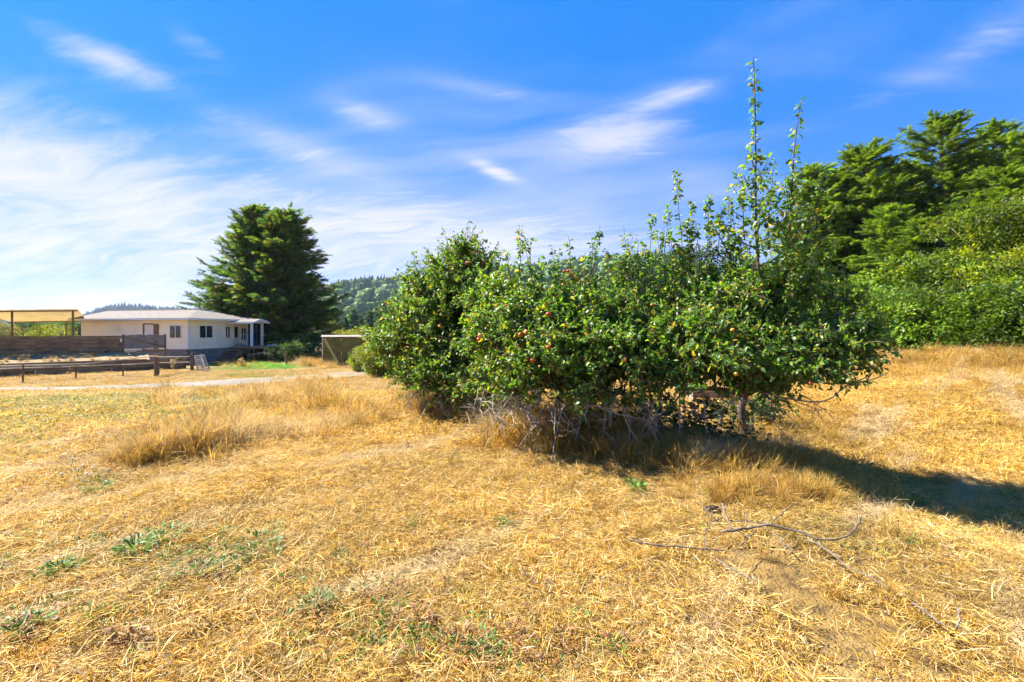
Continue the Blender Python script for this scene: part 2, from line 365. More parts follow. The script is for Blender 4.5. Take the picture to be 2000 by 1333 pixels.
# gravel track, a draped sheet
def track_center(t):  # t 0..1 from beyond the left edge to the right
    pts = np.array([(-30, 16.2), (-19.3, 18.6), (-16.2, 21.2), (-14.2, 23.4), (-11.5, 26.3), (-8, 29.8), (-3, 33.5), (4, 36.5)])
    s_ = np.linspace(0, 1, len(pts)); return np.stack([np.interp(t, s_, pts[:, 0]), np.interp(t, s_, pts[:, 1])], -1)
tt = np.linspace(0, 1, 160); cc = track_center(tt)
for _ in range(12): cc[1:-1] = .25 * cc[:-2] + .5 * cc[1:-1] + .25 * cc[2:]
tg = nrm(np.gradient(cc, axis=0)); nr = np.stack([-tg[:, 1], tg[:, 0]], -1)
W = np.linspace(-1, 1, 9); wid = 1.7 + .3 * (vn(tt * 30, tt * 0, 4) - .5)
TX = cc[:, None] + nr[:, None] * (W[None, :, None] * wid[:, None, None] + (.25 * (vn(tt[:, None] * 60, W[None] * 2, 6) - .5))[..., None])
TZ = H(TX[..., 0], TX[..., 1]) + .028 - .05 * (np.abs(W)[None] > .95)
n_, k_ = TZ.shape; i, j = np.meshgrid(np.arange(n_ - 1), np.arange(k_ - 1), indexing='ij')
Qt = np.stack([i * k_ + j, (i + 1) * k_ + j, (i + 1) * k_ + j + 1, i * k_ + j + 1], -1).reshape(-1, 4)[:, ::-1]
tcol = np.array([1, 1, 1])[None] * (1 - ss(.35, .7, tt))[:, None] + np.array([1.12, .92, .62])[None] * ss(.35, .7, tt)[:, None]
MB().add(np.concatenate([TX, TZ[..., None]], -1).reshape(-1, 3), Q=Qt, c=np.repeat(tcol, k_, 0)).build('gravel_track', M['gravel'], smooth=True, kind='structure')
def on_track(x, y, pad=0):
    d = np.full(np.shape(x), 1e9)
    for a_ in cc[::4]: d = np.minimum(d, np.hypot(np.asarray(x) - a_[0], np.asarray(y) - a_[1]))
    return d < 1.4 + pad

# ------------------------------------------------------------------ prototypes of leaves, blades, sprays
def leaf_proto(wd=.5, fold=.18, bend=.22, c=(1, 1, 1), tipc=None):
    v = [(0, 0, 0)]
    for t, w_ in ((.3, .9), (.68, .82)):
        z = -bend * t * t
        v += [(-wd / 2 * w_, t, z + fold * w_ * wd), (0, t, z), (wd / 2 * w_, t, z + fold * w_ * wd)]
    v.append((0, 1, -bend * 1.15))
    T = [(0, 2, 1), (0, 3, 2), (1, 2, 5), (1, 5, 4), (2, 3, 6), (2, 6, 5), (4, 5, 7), (5, 6, 7)]
    C_ = np.tile(np.array(c, float), (8, 1))
    if tipc is not None: C_[7] = tipc
    return np.array(v, float), np.array(T), C_
def tri_leaf(wd=.45, bend=.15, c=(1, 1, 1)):
    v = [(0, 0, 0), (-wd / 2, .45, .06), (wd / 2, .45, .06), (0, 1, -bend)]
    return np.array(v, float), np.array([(0, 2, 1), (1, 2, 3)]), np.tile(np.array(c, float), (4, 1))
def join(protos):
    V = []; T = []; C_ = []; k = 0
    for v, t, c in protos: V.append(v); T.append(t + k); C_.append(c); k += len(v)
    return np.concatenate(V), np.concatenate(T), np.concatenate(C_)
def rnd_dirs(n, r=rng):
    return nrm(r.normal(size=(n, 3)))
def blade_tuft(n, rad, lmin, lmax, wd, lean, curl, cols, r, flat=0.0):
    """Grass blades as narrow two-piece ribbons."""
    a = r.random(n) * 6.283; b0 = np.stack([np.cos(a), np.sin(a), 0 * a], -1) * (rad * np.sqrt(r.random(n)))[:, None]
    L = lmin + (lmax - lmin) * r.random(n) ** 1.4
    az_ = r.random(n) * 6.283; ln = lean * (.4 + .9 * r.random(n)); ln = np.where(r.random(n) < flat, 1.35 + .25 * r.random(n), ln)
    out = np.stack([np.cos(az_), np.sin(az_), 0 * az_], -1); side = np.stack([-np.sin(az_), np.cos(az_), 0 * az_], -1)
    up = np.array([0, 0, 1.])
    d1 = out * np.sin(ln)[:, None] + up * np.cos(ln)[:, None]
    l2 = ln + curl * (.3 + r.random(n)); l2 = np.minimum(l2, 1.75)
    d2 = out * np.sin(l2)[:, None] + up * np.cos(l2)[:, None]
    b0[:, 2] += np.where(ln > 1.2, .015 + .03 * r.random(n), -.01)
    p1 = b0 + d1 * (L * .55)[:, None]; p2 = p1 + d2 * (L * .45)[:, None]
    ws = wd * (.6 + .8 * r.random(n))[:, None]
    tw = side * np.cos(az_ * 3)[:, None] * .9 + up * .35 * np.sin(az_ * 5)[:, None] + side * .4
    tw = nrm(tw) * ws / 2
    V = np.stack([b0 - tw, b0 + tw, p1 - tw * .8, p1 + tw * .8, p2], 1)
    T = np.array([(0, 1, 3), (0, 3, 2), (2, 3, 4)])[None] + (np.arange(n) * 5)[:, None, None]
    ci = r.integers(0, len(cols), n); C_ = np.array(cols)[ci] * (.55 + .95 * r.random((n, 1)))
    return V.reshape(-1, 3), T.reshape(-1, 3), np.repeat(C_, 5, 0)
def proto_obj(name, proto, mat):
    me = MB().add(proto[0], T=proto[1], c=proto[2]).mesh(name); me.materials.append(mat)
    return bpy.data.objects.new(name, me)
def scatter(name, pts, rot, scl, protos, label=None, cat=None, parent=None):
    """Geometry nodes: instances of the prototypes on given points."""
    n = len(pts); me = bpy.data.meshes.new(name); me.vertices.add(n); me.vertices.foreach_set('co', pts.astype(np.float32).ravel())
    a = me.attributes.new('rot', 'FLOAT_VECTOR', 'POINT'); a.data.foreach_set('vector', rot.astype(np.float32).ravel())
    a = me.attributes.new('scl', 'FLOAT_VECTOR', 'POINT'); a.data.foreach_set('vector', np.broadcast_to(scl.reshape(n, -1), (n, 3)).astype(np.float32).ravel())
    a = me.attributes.new('pick', 'INT', 'POINT'); a.data.foreach_set('value', rng.integers(0, len(protos), n).astype(np.int32))
    o = link(name, me, parent, kind='stuff')
    if label: o['label'] = label
    if cat: o['category'] = cat
    ng = bpy.data.node_groups.new(name + '_scatter', 'GeometryNodeTree')
    ng.interface.new_socket('Geometry', in_out='INPUT', socket_type='NodeSocketGeometry'); ng.interface.new_socket('Geometry', in_out='OUTPUT', socket_type='NodeSocketGeometry')
    N = ng.nodes; L = ng.links
    gi = N.new('NodeGroupInput'); go = N.new('NodeGroupOutput'); ip = N.new('GeometryNodeInstanceOnPoints'); jn = N.new('GeometryNodeJoinGeometry')
    for p_ in protos:
        oi = N.new('GeometryNodeObjectInfo'); oi.inputs['Object'].default_value = p_; oi.inputs['As Instance'].default_value = True
        L.new(oi.outputs['Geometry'], jn.inputs[0])
    def na(nm, t):
        a_ = N.new('GeometryNodeInputNamedAttribute'); a_.data_type = t; a_.inputs[0].default_value = nm; return a_.outputs[0]
    L.new(gi.outputs[0], ip.inputs['Points']); L.new(jn.outputs[0], ip.inputs['Instance']); ip.inputs['Pick Instance'].default_value = True
    L.new(na('pick', 'INT'), ip.inputs['Instance Index'])
    e2r = N.new('FunctionNodeEulerToRotation'); L.new(na('rot', 'FLOAT_VECTOR'), e2r.inputs[0]); L.new(e2r.outputs[0], ip.inputs['Rotation'])
    L.new(na('scl', 'FLOAT_VECTOR'), ip.inputs['Scale'])
    L.new(ip.outputs[0], go.inputs[0])
    md = o.modifiers.new('scatter', 'NODES'); md.node_group = ng
    return o
# ------------------------------------------------------------------ far hills and their woods
def hill(name, prof, yr, yf, depth, seed, zfoot):
    """Ridge given as (photo column, photo row) at distance yr, foot at yf."""
    pxs = np.linspace(prof[0][0], prof[-1][0], 150)
    py = np.interp(pxs, [a for a, _ in prof], [b_ for _, b_ in prof])
    t = np.linspace(0, 1.35, 40)
    dirx = (pxs - 1000) / FPX
    yy = yf + (yr - yf) * t
    Xh = dirx[:, None] * yy[None]; Yh = np.broadcast_to(yy[None], Xh.shape)
    zr = CAMZ + (HZ - py) / FPX * yr
    shp = np.where(t <= 1, np.sin(np.clip(t, 0, 1) * math.pi / 2) ** 1.25, 1 - (t - 1) * .8)
    Zh = zfoot + (zr[:, None] - zfoot) * shp[None] * (1 + .22 * (fbm(Xh / 130, Yh / 130, seed) - .5) * np.sin(np.clip(t, 0, 1) * math.pi)[None])
    a, b_ = Xh.shape; i, j = np.meshgrid(np.arange(a - 1), np.arange(b_ - 1), indexing='ij')
    Q = np.stack([i * b_ + j, (i + 1) * b_ + j, (i + 1) * b_ + j + 1, i * b_ + j + 1], -1).reshape(-1, 4)
    MB().add(np.stack([Xh, Yh, Zh], -1).reshape(-1, 3), Q=Q).build(name, M['hill'], smooth=True, kind='structure')
    def sample(n, tmax=1.06):
        ii = rng.random(n) * (a - 1); tj = np.sqrt(rng.random(n) * (tmax ** 2 - .0) ) / 1.35 * (b_ - 1); i0 = ii.astype(int); j0 = np.minimum(tj.astype(int), b_ - 2); fi = (ii - i0)[:, None]; fj = (tj - j0)[:, None]
        S = np.stack([Xh, Yh, Zh], -1)
        return (S[i0, j0] * (1 - fi) + S[i0 + 1, j0] * fi) * (1 - fj) + (S[i0, j0 + 1] * (1 - fi) + S[i0 + 1, j0 + 1] * fi) * fj
    return sample
near_hill = hill('forested_hill', [(480, 640), (560, 612), (625, 588), (660, 573), (700, 567), (760, 565), (830, 563), (1000, 545), (1180, 528), (1300, 524), (1400, 545), (1450, 538), (1650, 535), (2000, 535), (2400, 540)], 760, 300, 0, 3, -1.3)
far_hill = hill('distant_hill', [(-500, 612), (-100, 622), (60, 632), (150, 628), (205, 612), (235, 606), (275, 608), (330, 614), (380, 614), (430, 612), (560, 612), (700, 620), (800, 640)], 1500, 700, 0, 8, -1.3)

def low_conifer(seed, c):
    r = np.random.default_rng(seed); V = []; T = []; C_ = []; k = 0
    for L in range(9):
        t = L / 9; z0 = .06 + t * .84; rad = .21 * (1 - t) ** .8 + .015; n = 9
        a = np.arange(n) * 6.283 / n + r.random() * 6; rr = rad * (.65 + .6 * r.random(n))
        ring = np.stack([np.cos(a) * rr, np.sin(a) * rr, z0 - .05 * r.random(n) - .02], -1)
        V += [ring, [[0, 0, z0 + .17]]]; b_ = np.arange(n); nx_ = (b_ + 1) % n
        mid = np.stack([np.cos(a + .35) * rr * .45, np.sin(a + .35) * rr * .45, np.full(n, z0 + .01)], -1); V.append(mid)
        for q in range(n):
            T += [(k + q, k + n + 1 + q, k + n), (k + n + 1 + q, k + (q + 1) % n, k + n)]
        k += 2 * n + 1; C_ += [np.tile(np.array(c) * (.7 + .6 * r.random()), (2 * n + 1, 1))]
    return np.concatenate(V), np.array(T), np.concatenate(C_)
def low_round(seed, c):
    r = np.random.default_rng(seed); n = 130; d = rnd_dirs(n, r); d[:, 2] = np.abs(d[:, 2]) * .9 + d[:, 2] * .1
    pos = d * np.array([.34, .34, .42]) * (.75 + .3 * r.random((n, 1))) + [0, 0, .42]
    lf = tri_leaf(.9, .2, c)
    Mx = frames(nrm(np.cross(d, rnd_dirs(n, r)) + [0, 0, -.3]), d) * (.22 + .14 * r.random(n))[:, None, None]
    mb = MB().bake(lf, pos, Mx, .6 + .8 * r.random((n, 1)) * np.ones((1, 3)))
    return mb.V[0], mb.T[0], mb.C[0]
far_protos = [proto_obj('far_conifer', low_conifer(s_, c), M['far_tree']) for s_, c in
              [(1, (.05, .115, .035)), (2, (.07, .145, .04)), (3, (.04, .095, .04)), (4, (.085, .165, .04)), (5, (.06, .125, .035))]] + \
             [proto_obj('far_broadleaf', low_round(s_, c), M['far_tree']) for s_, c in [(6, (.14, .22, .06)), (7, (.11, .19, .06))]]
def wood(name, pts, hmin, hmax, label, protos):
    n = len(pts); s_ = hmin + (hmax - hmin) * rng.random(n) ** 1.3
    scl = np.stack([s_ * (.85 + .4 * rng.random(n)), s_ * (.85 + .4 * rng.random(n)), s_], -1)
    rot = np.stack([.06 * (rng.random(n) - .5), .06 * (rng.random(n) - .5), rng.random(n) * 6.28], -1)
    return scatter(name, pts - [0, 0, .5], rot, scl, protos, label, 'forest')
pts = near_hill(9500)
wood('hillside_forest', pts, 8, 19, 'mixed conifer forest covering the hillside behind the field', far_protos)
wood('distant_forest', far_hill(3600), 12, 24, 'hazy blue forest on the distant hills behind the house', far_protos[:5])

# ------------------------------------------------------------------ conifers
def frond(seed, c, n=12, wid=.10, spread=.36):
    r = np.random.default_rng(seed); V = []; T = []; k = 0
    for q in range(n):
        t = .04 + .96 * q / n
        for sg in (-1, 1):
            L = spread * (1 - .75 * t) + .09; a = R(48) + .25 * r.normal()
            base = np.array([0, t, -.12 * t * t + .02 * r.normal()])
            d = np.array([sg * math.sin(a), math.cos(a), -.22 + .22 * r.normal()]); tip = base + d * L
            sd = np.array([0, wid, .03 * r.normal()])
            V += [base - sd * .5, base + sd * .8, tip]; T.append((k, k + 1, k + 2) if sg < 0 else (k + 1, k, k + 2)); k += 3
    V += [(-.02, 0, 0), (.02, 0, 0), (0, 1.1, -.15)]; T.append((k, k + 1, k + 2))
    V = np.array(V, float); C_ = np.tile(np.array(c), (len(V), 1)) * (.75 + .5 * np.repeat(r.random(len(V) // 3), 3)[:, None])
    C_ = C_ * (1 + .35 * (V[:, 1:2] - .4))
    return V, np.array(T), C_
def conifer(name, label, base, Ht, Rad, seed, cols, trunk_r, group=None, z0=.06, prof=.75, up0=.15, droop=.35, fr_size=1.0, per=13, dens=4.6, lop=None, bare=0.0, even=.62):
    """Tapered trunk, tiers of limbs, flat sprays along every limb."""
    r = np.random.default_rng(seed)
    t = thing(name, label, 'tree', base, r.random() * 6.28 * 0, group)
    zs = np.linspace(0, Ht, 14); wob = np.stack([np.cumsum(r.normal(size=14)) * .03, np.cumsum(r.normal(size=14)) * .03, zs], -1); wob[0, :2] = 0
    tr = trunk_r * (1 - zs / Ht) ** .8 + .03; tr[0] *= 1.35
    MB().tube(wob, tr, 9).build('trunk', M['bark'], t, True)
    limbs = MB(); pos = []; dr = []; nr_ = []; sz = []; tint = []
    nb = int(Ht * dens * (1 - z0))
    for q in range(nb):
        f = z0 + (1 - z0) * ((q + r.random()) / nb); z = f * Ht; g = (f - z0) / (1 - z0)
        L = Rad * ((1 - g) ** prof) * (even + (1.12 - even) * r.random()) + .35
        L *= .8 + .4 * vn(q * .13 + seed, f * 9, seed)
        a = q * 2.4 + r.normal() * .5
        if lop: L *= 1 + lop[1] * math.cos(a - lop[0])
        o2 = np.array([math.cos(a), math.sin(a), 0]); ua = up0 + .5 * g + .15 * r.normal()
        s_ = np.linspace(0, 1, 6)
        ctr = np.array([np.interp(z, zs, wob[:, 0]), np.interp(z, zs, wob[:, 1]), z])
        pts = ctr + o2 * (s_ * L)[:, None] + np.array([0, 0, 1.]) * (L * (ua * s_ - droop * s_ ** 2 + .12 * s_ ** 4))[:, None]
        limbs.tube(pts, np.linspace(.035 + .012 * L, .01, 6), 4)
        nf = max(4, int(per * (.35 + .65 * L / Rad)))
        for e in range(nf):
            tpos = (bare + .12 + (.88 - bare) * (e + r.random()) / nf); pt = np.array([np.interp(tpos, s_, pts[:, ax]) for ax in range(3)])
            sg = 1 if e % 2 else -1; sw = R(62) * (1 - .75 * tpos) * sg + .25 * r.normal()
            d = np.array([math.cos(a + sw), math.sin(a + sw), ua - 2 * droop * tpos + .5 * tpos ** 3 + .14 * r.normal()])
            pos.append(pt + [0, 0, .12 * r.normal()]); dr.append(d); nr_.append((.25 * r.normal(), .25 * r.normal(), 1)); sz.append(fr_size * (.65 + .55 * r.random()) * (1.1 - .35 * g) * (.75 + .35 * (1 - tpos)))
            tint.append(.68 + .5 * r.random())
    for q in range(10):   # the leader
        pos.append(wob[-1] - [0, 0, .15 * q]); a = q * 2.4; dr.append((math.cos(a) * .5, math.sin(a) * .5, .9)); nr_.append((math.sin(a), -math.cos(a), .3)); sz.append(.6 * fr_size); tint.append(1)
    pos = np.array(pos); Mx = frames(np.array(dr), np.array(nr_)) * np.array(sz)[:, None, None]; tint = np.array(tint)[:, None] * np.ones((1, 3))
    limbs.build('limbs', M['bark'], t, kind='stuff')
    cr = MB(); pk = r.integers(0, len(cols), len(pos))
    for k, c in enumerate(cols):
        w_ = pk == k
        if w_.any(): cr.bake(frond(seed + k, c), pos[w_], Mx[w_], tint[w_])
    cr.build('crown', M['needle'], t, kind='stuff')
    return t
def copy_tree(src, loc, rz, s, label):
    c = src.copy(); col.objects.link(c); c.location = loc; c.rotation_euler = (0, 0, rz); c.scale = s; c['label'] = label
    for ch in src.children:
        d = ch.copy(); col.objects.link(d); d.parent = c
    return c
def gz(x, y, dz=0): return (x, y, float(H(x, y)) - .05 + dz)

# two big spruces behind the house
SP = [(.08, .175, .05), (.10, .205, .055), (.065, .14, .05), (.14, .21, .045), (.10, .18, .045), (.15, .14, .04)]
conifer('spruce_tree', 'broad dark spruce behind the house, left one of the joined pair', gz(-26.6, 47.6), 15.2, 5.1, 21, SP, .42, 'spruces behind the house', .05, .62, .36, .34, 1.2, 28, 17, (math.pi, .15), 0, .9)
conifer('spruce_tree', 'broad dark spruce behind the porch, right one of the joined pair', gz(-23.2, 46.4), 14.4, 5.2, 22, SP, .40, 'spruces behind the house', .03, .62, .34, .38, 1.2, 28, 17, (0.0, .15), 0, .9)

# redwoods on the right
RW = [(.10, .18, .022), (.135, .225, .024), (.08, .145, .022), (.17, .25, .025)]
def yat(px, Y): return (px - 1000) / FPX * Y
rA = conifer('redwood_tree', 'tallest redwood on the right with sky gaps in its open top', gz(yat(1832, 44), 44), 21.6, 6.2, 31, RW, .5, 'redwoods at the forest edge', .08, .5, .12, .30, 1.5, 22, 8)
rB = conifer('redwood_tree', 'broad dense redwood second from the left end of the row', gz(yat(1690, 46), 46), 19.8, 6.8, 32, RW, .5, 'redwoods at the forest edge', .06, .45, .1, .34, 1.5, 25, 10)
rC = conifer('redwood_tree', 'leftmost redwood of the row, rising behind the apple shoots', gz(yat(1592, 48), 48), 18.4, 5.2, 33, RW, .45, 'redwoods at the forest edge', .06, .45, .1, .32, 1.4, 25, 10)
for (px, Y, src, s_, rz, lab) in [
        (1762, 50, rB, .98, 2.1, 'redwood set back between the broad redwood and the tallest redwood'),
        (1946, 45, rA, 1.0, 2.6, 'tall redwood just right of the tallest redwood'),
        (2010, 50, rB, 1.12, 4.2, 'redwood cut by the right edge of the photograph'),
        (1640, 55, rC, 1.08, 1.0, 'redwood seen far back between the two leftmost redwoods'),
        (1885, 55, rC, 1.22, 3.3, 'redwood far back behind the gap right of the tallest redwood'),
        (1898, 35, rC, .62, 1.9, 'small redwood rising out of the bright alders'), (1795, 37, rC, .56, 4.4, 'young redwood just left of the leaning alder'), (1968, 33, rC, .70, .6, 'small redwood behind the large alder at the right edge'), (1735, 40, rC, .66, 5.3, 'young redwood in front of the broad redwood'),
        (2100, 45, rA, 1.02, .8, 'redwood beyond the right edge behind the bright alders')]:
    copy_tree(src, gz(yat(px, Y), Y), rz, (s_, s_, s_), lab)
# darker firs at the foot of the hill, seen between the spruces and the apple trees
FD = [(.05, .11, .035), (.065, .14, .04)]
fA = conifer('fir_tree', 'dark fir at the hill foot, nearest the spruce pair', gz(yat(652, 150), 150), 10.5, 3.0, 41, FD, .3, 'firs at the foot of the hill', .04, .8, .1, .25, 1.8, 14, 8)
for (px, Y, s_, lab) in [(676, 165, 1.0, 'dark fir above the shed left end'), (690, 150, 1.25, 'tall dark fir standing above the shed roof'), (704, 170, 1.1, 'slim fir right of the tall fir above the shed'),
                         (722, 155, 1.2, 'dark fir above the middle of the shed'), (738, 160, 1.4, 'fir above the shed right end'), (752, 148, 1.55, 'large dark fir beside the apple foliage'),
                         (772, 158, 1.5, 'fir half hidden by the left apple tree'), (640, 175, .9, 'small fir peeping out beside the spruce skirt'), (795, 165, 1.6, 'fir behind the left apple tree edge')]:
    copy_tree(fA, gz(yat(px, Y), Y), px * .37, (s_ * .68, s_ * .68, s_ * .74), lab)

# ------------------------------------------------------------------ broadleaf trees and shrubs
def cluster(seed, c, n=16, wd=.5):
    r = np.random.default_rng(seed); d = nrm(rnd_dirs(n, r) + [0, .5, .15]); pos = d * (.12 + .4 * r.random((n, 1)))
    nr_ = nrm(rnd_dirs(n, r) * .8 + [0, 0, 1])
    Mx = frames(nrm(d + rnd_dirs(n, r) * .6 + [0, 0, -.25]), nr_) * (.20 + .14 * r.random(n))[:, None, None]
    mb = MB().bake(tri_leaf(wd, .2, c), pos, Mx, .7 + .6 * r.random((n, 1)) * np.ones((1, 3)))
    return mb.V[0], mb.T[0], mb.C[0]
def bushy(name, label, cat, base, Ht, Rad, seed, cols, group=None, ncl=1700, cs=.9, lobes=16, trunk=.2, low=.05, shape=(1, 1, 1)):
    r = np.random.default_rng(seed); t = thing(name, label, cat, base, 0, group)
    wood_ = MB(); pos = []; dr = []; lt = []
    L = []
    for q in range(lobes):
        g = (q + .5) / lobes; a = q * 2.4; zc = Ht * (low + (.90 - low) * g ** .9); rr = Rad * (.72 * math.sin(math.pi * min(1, .18 + .80 * (1 - g)) ) ** .7) * (.5 + .6 * r.random() if lobes < 30 else .35 + .95 * r.random())
        c0 = np.array([math.cos(a) * rr, math.sin(a) * rr, zc]); L.append((c0, Rad * (.30 + .22 * r.random()) * (1.1 - .35 * g) * (16 / max(lobes, 16)) ** .42 * (.45 + 1.1 * r.random() if lobes > 30 else 1)))
    L.append((np.array([0, 0, Ht * .9]), Rad * .28))
    s_ = np.linspace(0, 1, 5)
    wood_.tube(np.stack([.1 * np.sin(s_ * 3), .08 * np.sin(s_ * 4), s_ * Ht * .75], -1), trunk * (1 - .75 * s_), 7)
    for c0, lr in L:
        b0 = np.array([0, 0, max(.02, min(c0[2] * .55, Ht * .6))]); mid = (b0 + c0) / 2 + [0, 0, -.08 * Ht * .3]
        pts = ((1 - s_) ** 2)[:, None] * b0 + (2 * s_ * (1 - s_))[:, None] * mid + (s_ ** 2)[:, None] * c0
        wood_.tube(pts, np.linspace(trunk * .4, trunk * .1, 5), 5)
        n = int(ncl * (lr ** 2) / sum(l_[1] ** 2 for l_ in L))
        d = rnd_dirs(n, r); p_ = c0 + d * lr * np.array(shape) * (.5 + .55 * r.random((n, 1)) ** .7)
        p_[:, 2] = np.maximum(p_[:, 2], .05 * Ht * r.random(n)); pos.append(p_); dr.append(nrm(d + [0, 0, .25])); lt.append(np.full(n, r.uniform(.55, 1.35)))
    pos = np.concatenate(pos); dr = np.concatenate(dr); n = len(pos)
    Mx = frames(dr, nrm(rnd_dirs(n, r) * .7 + [0, 0, 1])) * (cs * (.6 + .7 * r.random(n)))[:, None, None]
    tint = (.65 + .6 * r.random((n, 1))) * np.concatenate(lt)[:, None] * np.ones((1, 3))
    wood_.build('trunk', M['bark'], t, True); cr = MB(); pk = (fbm(pos[:, 0] * .6 + seed, pos[:, 2] * .6, seed) * len(cols) * 1.4 - .2 * len(cols) + .6 * r.normal(size=n)).astype(int).clip(0, len(cols) - 1)
    for k, c in enumerate(cols):
        w_ = pk == k
        if w_.any(): cr.bake(cluster(seed * 3 + k, c), pos[w_], Mx[w_], tint[w_])
    cr.build('crown', M['broadleaf'], t, kind='stuff')
    return t
AL = [(.15, .24, .015), (.21, .29, .015), (.10, .17, .018), (.28, .32, .018), (.12, .20, .02)]
aA = bushy('alder_tree', 'large bright green alder at the right edge under the redwoods', 'tree', gz(yat(1985, 27), 27), 9.8, 4.3, 51, AL, 'bright alders at the forest edge', 3000, .80, 50, .2, .05, (1.5, 1.5, .42))
aB = bushy('alder_tree', 'bright green alder leaning left below the tallest redwood', 'tree', gz(yat(1850, 29), 29), 6.4, 3.8, 52, AL, 'bright alders at the forest edge', 2900, .74, 52, .18, .05, (1.5, 1.5, .42))
for (px, Y, src, s_, rz, lab) in [(2080, 29, aA, 1.1, 2.0, 'alder mass running out of the right edge'), (1912, 33, aA, .74, 4.0, 'alder behind the large one at the right edge'),
                                  (1770, 33, aB, .80, 1.2, 'lower bright alder left of the leaning alder'), (2030, 24, aB, .9, 2.9, 'front alder at the right edge reaching down to the bank'), (1710, 32, aB, .66, 5.0, 'small bright alder under the broad redwood'), (1800, 27, aA, .42, .5, 'young alder standing before the leaning alder'), (1945, 25, aB, .72, 4.4, 'young alder in front of the large alder'), (1655, 36, aA, .52, 3.0, 'narrow alder below the leftmost redwood')]:
    copy_tree(src, gz(yat(px, Y), Y), rz, (s_, s_, s_), lab)
SH = [(.12, .22, .02), (.15, .26, .022), (.09, .17, .02), (.21, .28, .025)]
sA = bushy('leafy_shrub', 'green shrub right of the apple branch at the meadow edge', 'shrub', gz(yat(1735, 23.5), 23.5), 3.0, 2.2, 61, SH, 'shrubs along the meadow edge', 1100, .7, 12, .06, .12, (1, 1, .9))
sB = bushy('leafy_shrub', 'low bramble-like shrub in front of the bright alders', 'shrub', gz(yat(1845, 22), 22), 2.4, 2.4, 62, SH, 'shrubs along the meadow edge', 1100, .65, 12, .05, .10, (1.1, 1.1, .8))
for (px, Y, src, s_, rz, lab) in [(1690, 26, sA, 1.25, 1, 'taller shrub behind the low apple branches at right'), (1640, 27, sB, 1.35, 2.2, 'shrub in the gap under the leftmost redwood'),
                                  (1790, 24.5, sB, 1.05, 4, 'shrub between the meadow edge shrub and the low bramble-like one'), (1920, 21, sA, .95, 3, 'shrub below the large alder at the mound crest'),
                                  (1985, 20.5, sB, 1.1, 5, 'shrub on the mound at the right edge'), (2060, 20.5, sA, 1.0, .4, 'shrub on the mound beyond the right edge'),
                                  (1580, 29, sA, 1.3, 2.7, 'shrub seen through the right apple tree'), (1520, 31, sB, 1.4, .9, 'shrub behind the middle of the right apple tree'),
                                  (1765, 30, sA, 1.7, 5.2, 'tall yellowish shrub under the broad redwood'), (1450, 34, sA, 1.6, 3.6, 'shrub far behind the apple tree leader')]:
    copy_tree(src, gz(yat(px, Y), Y), rz, (s_, s_, s_), lab)
# darker undergrowth and trees behind the apple row
dk = [(.05, .10, .03), (.06, .12, .03)]
bD = bushy('oak_tree', 'dark round tree behind the apple trees below the right hill', 'tree', gz(yat(1330, 60), 60), 11.5, 5.5, 71, dk, 'dark trees behind the apple row', 1500, 1.3, 14, .3)
for (px, Y, s_, lab) in [(1230, 62, .92, 'dark round tree behind the middle apple tree'), (1130, 66, .85, 'dark tree behind the joint of the left and middle apple trees'), (1480, 64, .85, 'dark round tree behind the tall apple leader')]:
    copy_tree(bD, gz(yat(px, Y), Y), px, (s_, s_, s_), lab)
# left: bushes behind the board wall
YG = [(.20, .24, .03), (.25, .26, .04), (.15, .20, .035)]
bushy('yellow_bush', 'yellow-green bush under the open shed roof posts', 'bush', (yat(98, 58), 58, -1.1), 2.7, 2.9, 81, YG, None, 700, .8, 10, .06, .1)
bushy('yellow_bush', 'olive bush at the left edge behind the board wall', 'bush', (yat(2, 60), 60, -1.1), 3.6, 2.0, 82, [(.16, .17, .035), (.22, .20, .05)], None, 700, .6, 10, .06, .1)
bushy('dark_tree', 'blue-green tree behind the open shed, left of the house', 'tree', (yat(70, 110), 110, -1.2), 4.0, 5, 83, dk, None, 900, 1.6, 10, .2)
bushy('dark_tree', 'blue-green tree between the open shed and the house wall', 'tree', (yat(142, 105), 105, -1.2), 3.8, 5, 84, dk, None, 900, 1.6, 10, .2)
bushy('field_bush', 'round yellow bush in the field left of the shed roof', 'bush', (yat(648, 75), 75, -1.1), 2.2, 1.6, 85, YG, None, 400, .6, 8, .05, .1)
bushy('field_bush', 'grey-green round tree at the field edge beside the spruce', 'bush', (yat(633, 110), 110, -1.1), 4.6, 3.2, 86, [(.09, .14, .06)], None, 500, 1.0, 9, .1, .1)
bushy('field_bush', 'olive thicket directly behind the shed', 'bush', (yat(700, 60), 60, -1.1), 2.6, 3.6, 87, [(.14, .18, .03), (.20, .21, .04)], None, 900, .7, 12, .05, .1, (1.3, 1, .7))
bushy('hedge_bush', 'rambling bramble bush covering the right end of the shed', 'bush', gz(yat(748, 27), 27), 1.9, 1.5, 88, [(.14, .24, .03), (.19, .26, .035), (.24, .20, .05)], None, 1300, .42, 14, .04, .06, (1.2, 1, .8))
bushy('hedge_bush', 'low bramble bush left of the apple trees, beside the shed', 'bush', gz(yat(712, 30), 30), 1.5, 1.2, 89, [(.14, .24, .03), (.22, .24, .04)], None, 700, .36, 10, .03, .06, (1.2, 1, .7))
bushy('spruce_skirt_shrub', 'low dark shrub beneath the spruces right of the deck', 'shrub', gz(yat(575, 40), 40), 1.6, 2.4, 90, [(.05, .10, .035), (.06, .12, .03)], None, 900, .5, 12, .04, .06, (1.2, 1, .7))

